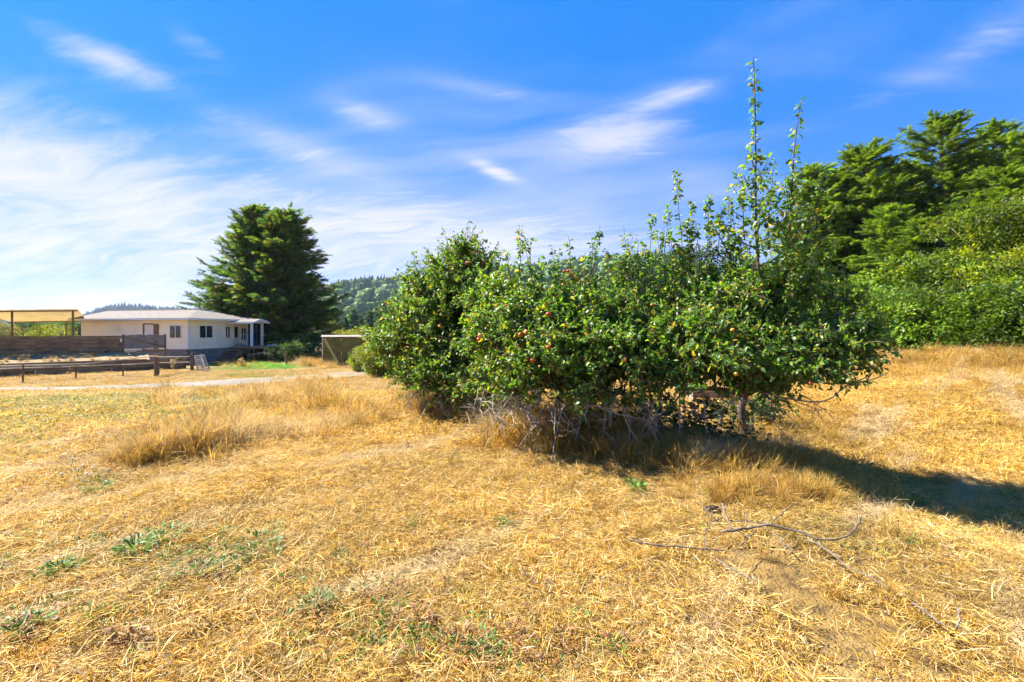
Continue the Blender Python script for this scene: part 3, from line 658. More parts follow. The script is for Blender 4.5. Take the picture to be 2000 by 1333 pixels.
# ------------------------------------------------------------------ house
HC = (-25.6, 36.0); FL, EV, GR = .083, 2.40, -1.15
hs_ = thing('house', 'long cream single-storey house with low grey roof and covered porch', 'house', (HC[0], HC[1], 0), R(-12))
def hb(name, lo, hi, mat, parent=hs_, **k): return mbbox(lo, hi).build(name, mat, parent, **k)
DP = 7.2
hb('wall', (-4.6, -.0, FL), (-.002, .14, EV), M['siding'])
hb('wall', (-.14, .14, FL), (.0, DP, EV), M['siding'])
hb('wall', (-4.6, .14, FL), (-4.46, 1.2, EV), M['siding'])
hb('wall', (-12.6, 1.2, FL - 1.2), (-4.6, 1.34, EV), M['siding'])
hb('wall', (-12.6, 1.34, FL - 1.2), (-12.46, DP, EV), M['siding'])
hb('back_wall', (-12.46, DP - .14, FL - 1.2), (-.14, DP, EV), M['siding'])
hb('corner_trim', (-.08, -.025, FL), (.025, .0, EV), M['white_trim']); hb('corner_trim', (.0, .0, FL), (.025, .08, EV), M['white_trim'])
hb('corner_trim', (.0, 3.1, FL), (.022, 3.2, EV), M['white_trim'])
# foundation of concrete blocks
fd = hb('foundation', (-4.58, .04, GR - .3), (-.04, .16, FL), M['concrete'])
fd2 = hb('foundation', (-.16, .16, GR - .3), (-.04, DP - .02, FL), M['concrete'])
bm_ = mbbox((0, 0, 0), (.385, .06, .185)).mesh('block'); bm_.materials.append(M['block'])
bm2 = mbbox((0, 0, 0), (.06, .385, .185)).mesh('block'); bm2.materials.append(M['block'])
for rw in range(6):
    z = FL - .2 * (rw + 1); off = .2 * (rw % 2)
    for q in range(11):
        x = -.4 * (q + 1) - off + .2
        if x > -4.5 and x + .39 < 0: link('block', bm_, fd, (x, -.018 - .006 * random.random(), z + .005))
    for q in range(15):
        y = .02 + .4 * q + off
        if y + .39 < 6.2: link('block', bm2, fd2, (-.04 + .02 + .006 * random.random(), y, z + .005))
# roof
e = .6; RZ = 3.42
pts = dict(a=(e, -e, 2.56), b=(-4.9, -e, 2.56), c=(-5.3, 1.2 - e, 2.58), d=(-12.6 - e, 1.2 - e, 2.60), f=(-12.6 - e, DP + e, 2.56), g=(e, DP + e, 2.56), r0=(-3.0, 3.6, RZ), r1=(-13.0, 3.7, RZ))
K = list(pts); V = [pts[k] for k in K]; ix = {k: i for i, k in enumerate(K)}
rf = MB().add(V, T=[[ix[c_] for c_ in t_] for t_ in ('abr', )] if False else [(ix['a'], ix['r0'], ix['b']), (ix['b'], ix['r0'], ix['c']), (ix['c'], ix['r0'], ix['r1']), (ix['c'], ix['r1'], ix['d']), (ix['d'], ix['r1'], ix['f']),
     (ix['a'], ix['g'], ix['r0']), (ix['g'], ix['f'], ix['r1']), (ix['g'], ix['r1'], ix['r0'])]).build('roof', M['shingle'], hs_)
so = MB().add([(x, y, EV + .01) for x, y in ((e - .02, -e + .02), (-4.9, -e + .02), (-5.3, 1.2 - e + .02), (-12.6 - e, 1.2 - e + .02), (-12.6 - e, DP + e), (e - .02, DP + e))], T=[(0, 1, 2), (0, 2, 5), (2, 3, 4), (2, 4, 5)]).build('soffit', M['cream'], hs_)
def fascia(p0, p1): MB().bar((p0[0], p0[1], p0[2] - .085), (p1[0], p1[1], p1[2] - .085), .035, .15).build('fascia', M['white_trim'], hs_)
for a_, b_ in (('a', 'b'), ('b', 'c'), ('c', 'd'), ('d', 'f'), ('a', 'g')): fascia(pts[a_], pts[b_])
MB().tube([(-3.0, 3.6, RZ + .01), (-13.0, 3.7, RZ + .01)], .05, 6).build('ridge_cap', M['shingle'], hs_)
def window(x0, x1, z0, z1, wall, panes=2, fw=.055):
    """A framed sliding window on wall 'A' (front) or 'B' (right side)."""
    def bx(name, lo, hi, mat, par, dep):
        if wall == 'A': return mbbox((lo[0], -dep[1], lo[1]), (hi[0], -dep[0], hi[1])).build(name, mat, par)
        return mbbox((dep[0], lo[0], lo[1]), (dep[1], hi[0], hi[1])).build(name, mat, par)
    wn = bx('window', (x0, z0), (x1, z1), M['glass'], hs_, (.002, .012))
    for lo, hi in (((x0 - fw, z0 - fw), (x1 + fw, z0)), ((x0 - fw, z1), (x1 + fw, z1 + fw)), ((x0 - fw, z0), (x0, z1)), ((x1, z0), (x1 + fw, z1))): bx('frame', lo, hi, M['white_trim'], wn, (.001, .05))
    for q in range(1, panes):
        xm = x0 + (x1 - x0) * q / panes; bx('mullion', (xm - .03, z0), (xm + .03, z1), M['white_trim'], wn, (.013, .045))
    return wn
window(-1.72, -.70, 1.0, 1.96, 'A'); window(1.0, 2.2, 1.0, 1.96, 'B'); window(3.55, 4.0, .98, 1.9, 'B', 2, .04)
wn = window(5.28, 5.78, .75, 1.78, 'B', 2, .06); mbbox((.013, 5.28, 1.24), (.045, 5.78, 1.29)).build('mullion', M['white_trim'], wn)
dr_ = hb('door', (-4.25, -.02, .12), (-3.35, -.002, 2.06), M['white_trim']); mbbox((-3.45, -.06, .98), (-3.40, -.02, 1.03)).build('handle', M['dark'], dr_)
hb('door_frame', (-4.42, -.04, FL), (-4.25, -.001, 2.16), M['post']); hb('door_frame', (-3.35, -.04, FL), (-2.85, -.001, 2.1), M['post']); hb('door_frame', (-4.25, -.04, 2.06), (-3.35, -.001, 2.16), M['post'])
d2 = hb('door', (.002, 4.45, .2), (.02, 4.95, 2.1), M['cream']); mbbox((.02, 4.55, 1.0), (.05, 4.6, 1.05)).build('handle', M['dark'], d2)
mbbox((.021, 4.53, .95), (.028, 4.87, 1.9)).build('pane', M['glass'], d2)
for y in (4.36, 4.96): hb('door_frame', (.001, y, .2), (.04, y + .08, 2.16), M['white_trim'])
hb('dark_wall', (.001, 6.1, FL), (.03, 7.15, EV), M['blue_wall'])
# porch
pr = MB(); PX, Y0, Y1, PZ, PE = 2.55, 3.75, 5.75, 2.52, 2.22
ym = (Y0 + Y1) / 2
pr.add([(-.6, Y0, PE + .1), (PX, Y0, PE + .1), (PX, ym, PZ + .1), (-.6, ym, PZ + .1), (PX, Y1, PE + .1), (-.6, Y1, PE + .1)], Q=[(0, 1, 2, 3), (3, 2, 4, 5)])
po = pr.build('porch_roof', M['shingle'], hs_)
MB().bar((.1, Y0 - .01, PE + .03), (PX, Y0 - .01, PE + .03), .03, .14).build('fascia', M['white_trim'], po)
MB().bar((PX + .015, Y0 - .03, PE + .03), (PX + .015, ym, PZ + .03), .04, .14).build('barge_board', M['white_trim'], po)
MB().bar((PX + .015, ym, PZ + .03), (PX + .015, Y1 + .03, PE + .03), .04, .14).build('barge_board', M['white_trim'], po)
MB().add([(PX - .05, Y0 + .05, PE), (PX - .05, Y1 - .05, PE), (PX - .05, ym, PZ)], T=[(0, 1, 2)]).build('gable_panel', M['cream'], po)
MB().add([(.05, Y0 + .02, PE + .01), (PX - .02, Y0 + .02, PE + .01), (PX - .02, Y1 - .02, PE + .01), (.05, Y1 - .02, PE + .01)], Q=[(0, 1, 2, 3)]).build('porch_ceiling', M['cream'], po)
for y in (4.15, 5.35): hb('porch_column', (2.05, y - .08, .2), (2.21, y + .08, PE), M['white_trim'])
# deck and stairs
dk_ = hb('deck', (.03, 3.95, .02), (4.0, 7.0, .12), M['deck'])
for q in range(14): mbbox((.04 + .284 * q, 3.9, .122), (.04 + .284 * q + .265, 7.02, .16)).build('deck_board', M['deck'], dk_)
for x in (.9, 2.4, 3.9): mbbox((x, 3.98, -1.2), (x + .11, 4.09, .02)).build('deck_post', M['post'], dk_)
for x in (2.4, 3.9): mbbox((x, 6.8, -1.2), (x + .11, 6.91, .02)).build('deck_post', M['post'], dk_)
MB().bar((1.9, 3.95, -.55), (4.0, 3.95, -.25), .04, .12).build('deck_brace', M['deck'], dk_)
mbbox((2.25, 4.3, .16), (3.3, 5.2, .27)).build('deck_step', M['deck'], dk_)
st = MB()
st.bar((.35, 3.9, .02), (.35, 2.0, -1.15), .05, .25); stair = st.build('stair_stringer', M['old_wood'], hs_)
MB().bar((1.75, 3.9, .02), (1.75, 2.0, -1.15), .05, .25).build('stair_stringer', M['old_wood'], hs_)
for q in range(6): hb('stair_tread', (.33, 3.6 - .31 * q, -.16 - .19 * q), (1.77, 3.88 - .31 * q, -.12 - .19 * q), M['deck'])
# things on and by the deck
def hw(x, y, z):     # house space to world
    c_, s2 = math.cos(R(-12)), math.sin(R(-12)); return np.array([HC[0] + c_ * x - s2 * y, HC[1] + s2 * x + c_ * y, z])
r = np.random.default_rng(5)
g = np.linspace(-1, 1, 9); A, B = np.meshgrid(g, g, indexing='ij'); Zt = .20 * np.exp(-(A ** 2 + B ** 2) * 1.4) + .06 * r.random(A.shape)
i, j = np.meshgrid(np.arange(8), np.arange(8), indexing='ij'); Qs = np.stack([i * 9 + j, (i + 1) * 9 + j, (i + 1) * 9 + j + 1, i * 9 + j + 1], -1).reshape(-1, 4)
t_ = link('tarp', MB().add(np.stack([A * .45, B * .7, Zt], -1).reshape(-1, 3), Q=Qs).mesh('tarp'), None, hw(3.5, 5.0, .165), 0, label='crumpled blue tarp on the far end of the house deck', category='tarp'); t_.data.materials.append(M['blue_tarp'])
t_ = link('cloth_heap', MB().add(np.stack([A * .5, B * .5, Zt * 1.3], -1).reshape(-1, 3), Q=Qs).mesh('heap'), None, hw(.75, 4.3, .165), 0, label='grey heap of cloth on the deck beside the porch door', category='cloth'); t_.data.materials.append(M['grey_wood'])

# ------------------------------------------------------------------ retaining walls, yard gate, rail fence, pallet
A0, A1 = np.array([-34., 21.6]), np.array([-23.2, 32.2]); dA = nrm(A1 - A0); nA = np.array([-dA[1], dA[0]]); LA = float(np.linalg.norm(A1 - A0))
def wall_frame(o0, d): return math.atan2(d[1], d[0])
def board_wall(name, label, o0, L, z0, z1, rows, seg, mat, posts=True):
    t = thing(name, label, 'wall', (o0[0], o0[1], 0), wall_frame(o0, dA)); hgt = (z1 - z0) / rows; rr = random.Random(3)
    for q in range(rows):
        x = -rr.random() * seg
        while x < L:
            x1 = min(x + seg * (.8 + .4 * rr.random()), L); xa = max(x, 0)
            if x1 - xa > .3:
                dy = rr.uniform(-.015, .015); dz = rr.uniform(-.012, .012) if q < rows - 1 else rr.uniform(-.05, .02)
                mbbox((xa + .008, -.03 + dy, z0 + hgt * q + .002), (x1 - .004, .03 + dy, z0 + hgt * (q + 1) - .004 + (dz if q == rows - 1 else 0))).build('plank', mat, t)
            x = x1
    if posts:
        x = .4
        while x < L: mbbox((x, .035, z0 - .2), (x + .16, .19, z1 - .06)).build('post', mat, t); x += 2.1
    return t
LU = 12.2; U0 = A0 + nA * 2.0 - dA * .2
board_wall('board_wall', 'dark weathered board wall in front of the house yard', U0, LU, .06, 1.25, 5, 3.4, M['old_wood'])
board_wall('retaining_wall', 'low dark timber retaining wall behind the rail fence', A0, LA, -1.3, -.36, 4, 3.0, M['old_wood'])
# soil bank between the two walls
s_ = np.linspace(-1, LA - 1.9, 60); prof = [(.06, -.42), (.35, -.30), (.9, -.12), (1.5, .03), (2.06, .08), (2.2, .02)]
V = np.array([[*(A0 + dA * a_ + nA * (b_ + .1 * vn(a_ * 1.3, b_ * 3, 2))), z_ + .09 * (vn(a_ * 2, b_ * 4, 3) - .5)] for a_ in s_ for b_, z_ in prof]); k = len(prof)
i, j = np.meshgrid(np.arange(59), np.arange(k - 1), indexing='ij'); Q = np.stack([i * k + j, (i + 1) * k + j, (i + 1) * k + j + 1, i * k + j + 1], -1).reshape(-1, 4)
MB().add(V, Q=Q).build('yard_bank', M['soil'], smooth=True, kind='structure')
E = U0 + dA * LU; g2 = np.array([-25.75, 33.7]); dg = nrm(g2 - E)
gt = thing('yard_gate', 'brown board gate with diagonal brace between board wall and house', 'gate', (E[0], E[1], 0), math.atan2(dg[1], dg[0])); Lg = float(np.linalg.norm(g2 - E))
nb_ = 7
for q in range(nb_): mbbox((.03 + Lg * q / nb_, -.015, .3), (.02 + Lg * (q + 1) / nb_, .015, 1.24 + .03 * (q % 3))).build('board', M['grey_wood'], gt)
MB().bar((.05, -.03, 1.12), (Lg - .05, -.03, .36), .03, .1).build('brace', M['old_wood'], gt)
for z in (.36, 1.1): MB().bar((.03, .03, z), (Lg, .03, z), .03, .09).build('rail', M['old_wood'], gt)
for x in (-.02, Lg + .06): mbbox((x - .05, -.05, -.4), (x + .05, .05, 1.3)).build('post', M['old_wood'], gt)
mbbox((-.02, -.07, .06), (Lg + .05, -.02, .16)).build('sill_board', M['old_wood'], gt)

fence = thing('rail_fence', 'low rail fence with pale sagging rails beside the gravel track', 'fence', (0, 0, 0))
fp = [G(-40, 755), G(44, 748), G(148, 740), G(240, 735), G(305, 735), G(373, 723)]
def railpt(px, py):
    Y = np.interp(px, [-40, 44, 148, 240, 305, 373], [p_[1] for p_ in fp]); return P(px, py, Y)
for k, (p_, ty) in enumerate(zip(fp[:4], (717, 713, 709, 703))):
    top = railpt([-40, 44, 148, 240][k], ty); top[0] = p_[0] + .03 * random.uniform(-1, 1)
    MB().tube([p_ - [0, 0, .2], (p_ + top) / 2 + [.015, 0, 0], top], [.045, .04, .038], 6).build('post', M['post'], fence)
for pl, rad in ((((-40, 717), (44, 714.5), (120, 712.5), (170, 711), (235, 703), (302, 696)), .035), (((-40, 722), (44, 719.5), (148, 716), (240, 712.5), (303, 709.5), (371, 708)), .035), (((303, 698), (340, 697.5), (371, 697)), .03)):
    q_ = [railpt(*a_) + [0, -.06, 0] for a_ in pl]; MB().tube(q_, rad, 6).build('rail', M['rail'], fence)
def stump_post(px, base, top, rad, label):
    b0 = G(px, base); t1 = P(px, top, b0[1]); s_ = np.linspace(0, 1, 6)
    t = thing('fence_post', label, 'post', b0, 0, None); h = t1[2] - b0[2]
    MB().tube(np.stack([.03 * np.sin(s_ * 4), .02 * s_, -.25 + (h + .25) * s_], -1), rad * (1.15 - .25 * s_ + .05 * np.sin(s_ * 9)), 8).build('shaft', M['post'], t)
    MB().tube([(.0, .0, h - .02), (.03, .0, h + .05)], [rad * .7, rad * .35], 7).build('split_top', M['grey_wood'], t)
    return b0, h
b305, h305 = stump_post(305, 735, 699, .13, 'thick dark fence post with dry weed on top by the track')
stump_post(374, 724, 692, .10, 'brown fence post the grey pallet leans on')
stump_post(558, 713, 688, .09, 'short dark fence post standing alone right of the lawn')
# pallet
p00 = G(384, 726); Yp = p00[1]
c00, c10, c01, c11 = P(385, 726, Yp), P(410, 723.5, Yp + .1), P(379, 696, Yp + .55), P(399, 693.5, Yp + .65)
pl = thing('pallet', 'grey slatted wooden pallet leaning against the brown fence post', 'pallet', (c00[0], c00[1], c00[2]))
L0 = lambda a_, b_: (1 - a_) * (1 - b_) * c00 + a_ * (1 - b_) * c10 + (1 - a_) * b_ * c01 + a_ * b_ * c11 - c00
nrmP = nrm(np.cross(c10 - c00, c01 - c00))
for q in range(9): MB().bar(L0(0, q / 8.), L0(1, q / 8.), .022, .085, up=nrm(c01 - c00)).build('slat', M['grey_wood'], pl)
for a_ in (.04, .5, .96): MB().bar(L0(a_, -.01) - nrmP * .05, L0(a_, 1.01) - nrmP * .05, .08, .05, up=nrmP).build('runner', M['grey_wood'], pl)
MB().bar(L0(.68, .0) + nrmP * .03, L0(.70, 1.) + nrmP * .03, .07, .02, up=nrmP).build('pale_board', M['rail'], pl)

# ------------------------------------------------------------------ open shed with rusty roof, far left
c_ = [P(-60, 606, 33.5), P(150, 604, 35.5), P(172, 626.5, 47), P(95, 629.5, 45)]
osd = thing('open_shed', 'open shed with thin yellow-tan corrugated roof on dark posts', 'shed', (c_[0][0], c_[0][1], -1.1)); o0 = np.array([c_[0][0], c_[0][1], -1.1])
nearL, nearR = c_[0], c_[1]; farR = c_[2]; farL = farR + (nearL - nearR) * .98
NS = 11
for q in range(NS):
    a0, a1 = q / NS, (q + 1) / NS + .004; mb = MB(); V = []; nn_ = 9
    for u_ in np.linspace(a0, a1, nn_):
        wv_ = .025 * math.cos((u_ - a0) / (a1 - a0) * 8 * math.pi) + .006 * (q % 2)
        for v_ in (0, .5, 1):
            p_ = (nearL * (1 - u_) + nearR * u_) * (1 - v_) + (farL * (1 - u_) + farR * u_) * v_; V.append(p_ - o0 + [0, 0, wv_ - .06 * math.sin(v_ * 3.1)])
    i, j = np.meshgrid(np.arange(nn_ - 1), np.arange(2), indexing='ij'); Q = np.stack([i * 3 + j, (i + 1) * 3 + j, (i + 1) * 3 + j + 1, i * 3 + j + 1], -1).reshape(-1, 4)
    mb.add(V, Q=Q).build('roof_sheet', M['fibreglass'], osd)
for u_, v_ in ((.37, .04), (.955, .04), (.72, .96)):
    p_ = (nearL * (1 - u_) + nearR * u_) * (1 - v_) + (farL * (1 - u_) + farR * u_) * v_ - o0
    MB().tube([(p_[0], p_[1], -.2), (p_[0], p_[1], p_[2] - .03)], .07, 7).build('post', M['old_wood'], osd)
for v_ in (.04, .96):
    MB().bar(nearL * (1 - v_) + farL * v_ - o0 - [0, 0, .09], nearR * (1 - v_) + farR * v_ - o0 - [0, 0, .09], .06, .12).build('beam', M['grey_wood'], osd)

# ------------------------------------------------------------------ shed with yellow-green panels
S0 = P(629, 700, 34.5); S1 = P(770, 700, 36.5); S0[2] = S1[2] = float(H(S0[0], S0[1])) - .1
dS = nrm((S1 - S0)[:2]); LS = float(np.linalg.norm((S1 - S0)[:2])); zt = CAMZ + (HZ - 659.5) / FPX * 34.5 - S0[2]
shd = thing('panel_shed', 'low shed clad in yellow-green sheets with a diagonal yellow board', 'shed', S0, math.atan2(dS[1], dS[0]))
zm = zt * .50; NP = 4
for q in range(NP):
    for z0_, z1_ in ((.05, zm - .03), (zm + .03, zt - .04)):
        mbbox((.07 + (LS - .1) * q / NP, .0, z0_), (.05 + (LS - .1) * (q + 1) / NP, .03, z1_)).build('panel', M['panel'], shd)
mbbox((0, -.03, 0), (.06, .04, zt)).build('corner_post', M['cream'], shd)
mbbox((.062, -.025, zm - .028), (LS, .02, zm + .028)).build('rail', M['old_wood'], shd)
mbbox((.062, -.02, zt - .038), (LS, .03, zt)).build('rail', M['old_wood'], shd)
MB().bar((.15, -.045, zt - .08), (1.25, -.045, .02), .17, .03, up=(0, -1, 0)).build('diagonal_board', M['strap'], shd)
mbbox((-.02, .05, 0), (.05, 2.4, zt - .02)).build('side_wall', M['panel'], shd)
MB().add([(-.08, -.08, zt + .01), (LS + .1, -.08, zt + .01), (LS + .1, 2.5, zt + .12), (-.08, 2.5, zt + .12), (-.08, -.08, zt + .05), (LS + .1, -.08, zt + .05), (LS + .1, 2.5, zt + .16), (-.08, 2.5, zt + .16)],
         Q=[(0, 3, 2, 1), (4, 5, 6, 7), (0, 1, 5, 4), (1, 2, 6, 5), (2, 3, 7, 6), (3, 0, 4, 7)]).build('roof', M['grey_wood'], shd)
# white garden chair by the shrubs
b0 = G(597, 701); ch = thing('garden_chair', 'white garden chair lying in dry grass beside the spruces', 'chair', b0, .5)
for x in (-.22, .22):
    for y in (-.2, .2): MB().tube([(x, y, 0), (x * .9, y * .9, .42)], .025, 6).build('leg', M['white_plastic'], ch)
mbbox((-.24, -.24, .42), (.24, .24, .46)).build('seat', M['white_plastic'], ch)
for q in range(5): MB().bar((-.2 + .1 * q, .22, .46), (-.2 + .1 * q, .33, .88), .06, .02, up=(0, 1, 0)).build('back_slat', M['white_plastic'], ch)
MB().bar((-.25, .335, .86), (.25, .335, .86), .03, .08).build('back_rail', M['white_plastic'], ch)
# ------------------------------------------------------------------ apple trees
LEAFC = [(.09, .19, .03), (.115, .235, .035), (.065, .145, .03), (.155, .245, .04), (.095, .20, .05), (.24, .25, .05), (.22, .19, .07), (.42, .28, .05)]
LEAFW = np.array([.2, .2, .17, .16, .12, .09, .045, .015]); LEAFW /= LEAFW.sum()
LEAFP = [leaf_proto(.50 + .06 * (k % 3), .10 + .1 * (k % 2), .18 + .16 * (k % 3), c, tuple(np.array(c) * (1.0 if k != 6 else 1.6))) for k, c in enumerate(LEAFC)]
LEAFM = []
for k, p_ in enumerate(LEAFP):
    me = MB().add(p_[0], T=p_[1], c=p_[2]).mesh('leaf', True); me.materials.append(M['apple_leaf']); LEAFM.append(me)
_s = np.linspace(0, 1, 4); _tw = MB().tube(np.stack([.06 * np.sin(_s * 2.6), _s, .05 * np.sin(_s * 3)], -1), np.linspace(.011, .004, 4), 3)
def twig_proto():
    T = np.concatenate(_tw.T + [q[:, [0, 1, 2]] for q in _tw.Q] + [q[:, [0, 2, 3]] for q in _tw.Q]); return _tw.V[0], T, np.ones((len(_tw.V[0]), 3))
TWIG = twig_proto()
# apple fruit
th = np.linspace(0, math.pi, 9); ph = np.arange(10) * 2 * math.pi / 10
rr_ = np.sin(th) * (1 + .08 * np.cos(th)); zz_ = np.cos(th) * .92 - .22 * np.exp(-(th / .5) ** 2) + .14 * np.exp(-((math.pi - th) / .45) ** 2)
V = np.stack([np.outer(rr_, np.cos(ph)), np.outer(rr_, np.sin(ph)), np.outer(zz_, np.ones(10))], -1).reshape(-1, 3)
i, j = np.meshgrid(np.arange(8), np.arange(10), indexing='ij'); Q = np.stack([i * 10 + j, (i + 1) * 10 + j, (i + 1) * 10 + (j + 1) % 10, i * 10 + (j + 1) % 10], -1).reshape(-1, 4)
APPLE = MB().add(V * .029, Q=Q).mesh('apple', True); APPLE.materials.append(M['apple'])
STALK = MB().tube([(0, 0, .022), (.004, 0, .05), (.01, 0, .065)], .003, 4).mesh('stalk'); STALK.materials.append(M['twig'])

def whip(px0, py0, px1, py1, Y, dY, wob, r):
    """Upright shoot from a lower to an upper photo position."""
    a = P(px0, py0, Y); b_ = P(px1, py1, Y + dY); s_ = np.linspace(0, 1, 9)
    pts = a + (b_ - a) * s_[:, None]; L = np.linalg.norm(b_ - a)
    pts[:, 0] += wob * L * np.sin(s_ * 5 + r.random() * 6) * s_ * (1 - .6 * s_); pts[:, 1] += wob * L * np.sin(s_ * 4 + r.random() * 6) * s_
    return pts, L
def apple_tree(label, bx, by, trunk_h, lean, blobs, whips, apples, seed, sub_mul=1.0, bare=(), leaders=()):
    r = np.random.default_rng(seed); base = np.array([bx, by, float(H(bx, by)) - .03])
    t = thing('apple_tree', label, 'tree', base, 0, 'apple trees'); wd = MB(); tb = base * 0
    top = np.array([lean[0], lean[1], trunk_h]); s_ = np.linspace(0, 1, 7)
    MB().tube(np.stack([lean[0] * s_ ** 1.4 + .04 * np.sin(s_ * 7), lean[1] * s_, trunk_h * s_], -1), .065 * (1.25 - .5 * s_), 10).build('trunk', M['apple_bark'], t, True)
    tp, td, tl = [], [], []; lp, ld, ln, ls = [], [], [], []
    for (px, py, Y, rx, rz, ry, dens) in blobs:
        c = P(px, py, Y) - base; rad = np.array([rx / FPX * Y, ry, rz / FPX * Y])
        # limb from the trunk to the clump
        mid = (top + c) / 2 + [0, 0, .12]; pts = ((1 - s_) ** 2)[:, None] * top + (2 * s_ * (1 - s_))[:, None] * mid + (s_ ** 2)[:, None] * (c + [0, 0, .2 * rad[2]])
        wd.tube(pts, np.linspace(.055, .02, 7), 6)
        ns = int(sub_mul * dens * 34 * (rad[0] * rad[2] + rad[0] * rad[1] + rad[1] * rad[2]) ** .9)
        d = rnd_dirs(ns, r); d[:, 2] = np.where((d[:, 2] < 0) & (r.random(ns) < .35), -d[:, 2], d[:, 2])
        for q in range(ns):
            e_ = c + d[q] * rad * (.62 + .45 * r.random() + .30 * r.random() ** 4); b0 = c + d[q] * rad * .12 + r.normal(size=3) * .08
            m_ = (b0 + e_) / 2 + np.array([0, 0, .12]) + r.normal(size=3) * .06; u_ = np.linspace(0, 1, 5)
            pts = ((1 - u_) ** 2)[:, None] * b0 + (2 * u_ * (1 - u_))[:, None] * m_ + (u_ ** 2)[:, None] * e_
            wd.tube(pts, np.linspace(.014, .005, 5), 4)
            k = 9; tt_ = .3 + .7 * r.random(k) ** .8
            pp = np.stack([np.interp(tt_, u_, pts[:, ax]) for ax in range(3)], -1)
            tp.append(pp); td.append(nrm(nrm(e_ - b0) * .7 + r.normal(size=(k, 3)) * .55 + [0, 0, .3])); tl.append(.14 + .26 * r.random(k))
        for q in range(int(5 + 9 * rad[0])):     # short upright shoots breaking the top outline
            a_ = r.random() * 6.283; g_ = .35 + .65 * r.random(); b0 = c + np.array([math.cos(a_) * rad[0] * .8 * g_, math.sin(a_) * rad[1] * .8 * g_, rad[2] * math.sqrt(max(.05, 1 - .64 * g_ * g_)) * .85])
            L_ = .12 + .42 * r.random() ** 2.5; tip = b0 + np.array([.22 * r.normal() * L_, .22 * r.normal() * L_, L_]); wd.tube([b0, (b0 + tip) / 2 + r.normal(size=3) * .012, tip], [.006, .004, .002], 4)
            k = int(L_ / .017); tt_ = r.random(k)[:, None]; d_ = nrm(rnd_dirs(k, r) + [0, 0, .15]); lp.append(b0 + (tip - b0) * tt_ + d_ * .012); ld.append(d_)
    tp = np.concatenate(tp); td = np.concatenate(td); tl = np.concatenate(tl); nt = len(tp)
    wd.bake(TWIG, tp, frames(td, rnd_dirs(nt, r)) * np.stack([np.ones(nt) * .45, tl, np.ones(nt) * .45], -1)[:, None, :])
    K = 15; f = (np.arange(K)[None] + r.random((nt, K))) / K; keep = r.random((nt, K)) < (tl[:, None] / .30)
    lpos = tp[:, None] + td[:, None] * (tl[:, None] * f)[..., None]; rd = rnd_dirs(nt * K, r).reshape(nt, K, 3)
    ldir = nrm(td[:, None] * .5 + rd * .95 + [0, 0, -.10])
    lp.append(lpos[keep]); ld.append(ldir[keep])
    def leafy(pts, L, gap, t0=.05, size=1.0, rad=.007, spur=.25):
        wd.tube(pts, np.linspace(rad, .0025, len(pts)), 5); n = int(L * (1 - t0) / gap); u_ = np.linspace(0, 1, len(pts))
        tt_ = np.sort(t0 + (1 - t0) * r.random(n)); tt_ = tt_[vn(tt_ * L * 9 + seed, 0 * tt_ + px_seed[0], 4) > spur]
        n = len(tt_); px_seed[0] += 7.7
        p_ = np.stack([np.interp(tt_, u_, pts[:, ax]) for ax in range(3)], -1); a_ = np.arange(n) * 2.4 + r.random(n)
        d_ = nrm(np.stack([np.cos(a_), np.sin(a_), .35 + .5 * r.normal(size=n)], -1))
        lp.append(p_ + d_ * .02 - base); ld.append(nrm(d_ + [0, 0, -.15])); ls.append((len(lp) - 1, size))
    px_seed = [1.3]
    wd_world = wd
    def add_world(pts): return pts
    for (px0, py0, px1, py1, Y, dY, gap, size) in whips:
        pts, L = whip(px0, py0, px1, py1, Y, dY, .05, r)
        # tubes are stored relative to the tree base
        u_pts = pts.copy()
        wd.tube(u_pts - base, np.linspace(.008, .0025, len(pts)), 5)
        n = int(1.75 * L / gap); size *= 1.12; u_ = np.linspace(0, 1, 9); tt_ = r.random(n); tt_ = tt_[vn(tt_ * L * 8, tt_ * 0 + px1 * .37, 4) > .27]; n = len(tt_)
        p_ = np.stack([np.interp(tt_, u_, pts[:, ax]) for ax in range(3)], -1); a_ = r.random(n) * 6.283
        d_ = nrm(np.stack([np.cos(a_), np.sin(a_), .15 + .5 * r.normal(size=n)], -1))
        lp.append(p_ + d_ * .015 - base); ld.append(nrm(d_ + [0, 0, -.1])); ls.append((len(lp) - 1, size))
    for (px0, py0, px1, py1, Y, dY, spread, sides) in leaders:
        pts, L = whip(px0, py0, px1, py1, Y, dY, .022, r); u_ = np.linspace(0, 1, 9)
        wd.tube(pts - base, np.linspace(.024, .004, 9), 7)
        n = int(L / .017); tt_ = .12 + .88 * r.random(n); tt_ = tt_[vn(tt_ * L * 6, tt_ * 0 + px1 * .37, 4) > .30]; n = len(tt_)
        p_ = np.stack([np.interp(tt_, u_, pts[:, ax]) for ax in range(3)], -1); a_ = r.random(n) * 6.283
        d_ = nrm(np.stack([np.cos(a_), np.sin(a_), .1 + .5 * r.normal(size=n)], -1)); lp.append(p_ + d_ * .02 - base); ld.append(nrm(d_ + [0, 0, -.15])); ls.append((len(lp) - 1, 1.15))
        for q in range(sides):
            g_ = (q + r.random()) / sides * .66; b0 = np.array([np.interp(g_, u_, pts[:, ax]) for ax in range(3)]); a0 = q * 2.4 + r.normal() * .4
            Ls = spread * (1 - g_ / .72) * (.55 + .6 * r.random()) + .10; o_ = np.array([math.cos(a0), math.sin(a0), 0]); v_ = np.linspace(0, 1, 6)
            ps = b0 + o_ * (Ls * .8 * v_ ** .85)[:, None] + np.array([0, 0, 1.]) * (Ls * .75 * v_ ** 1.5)[:, None] + r.normal(size=(6, 3)) * .012
            wd.tube(ps - base, np.linspace(.010, .003, 6), 4)
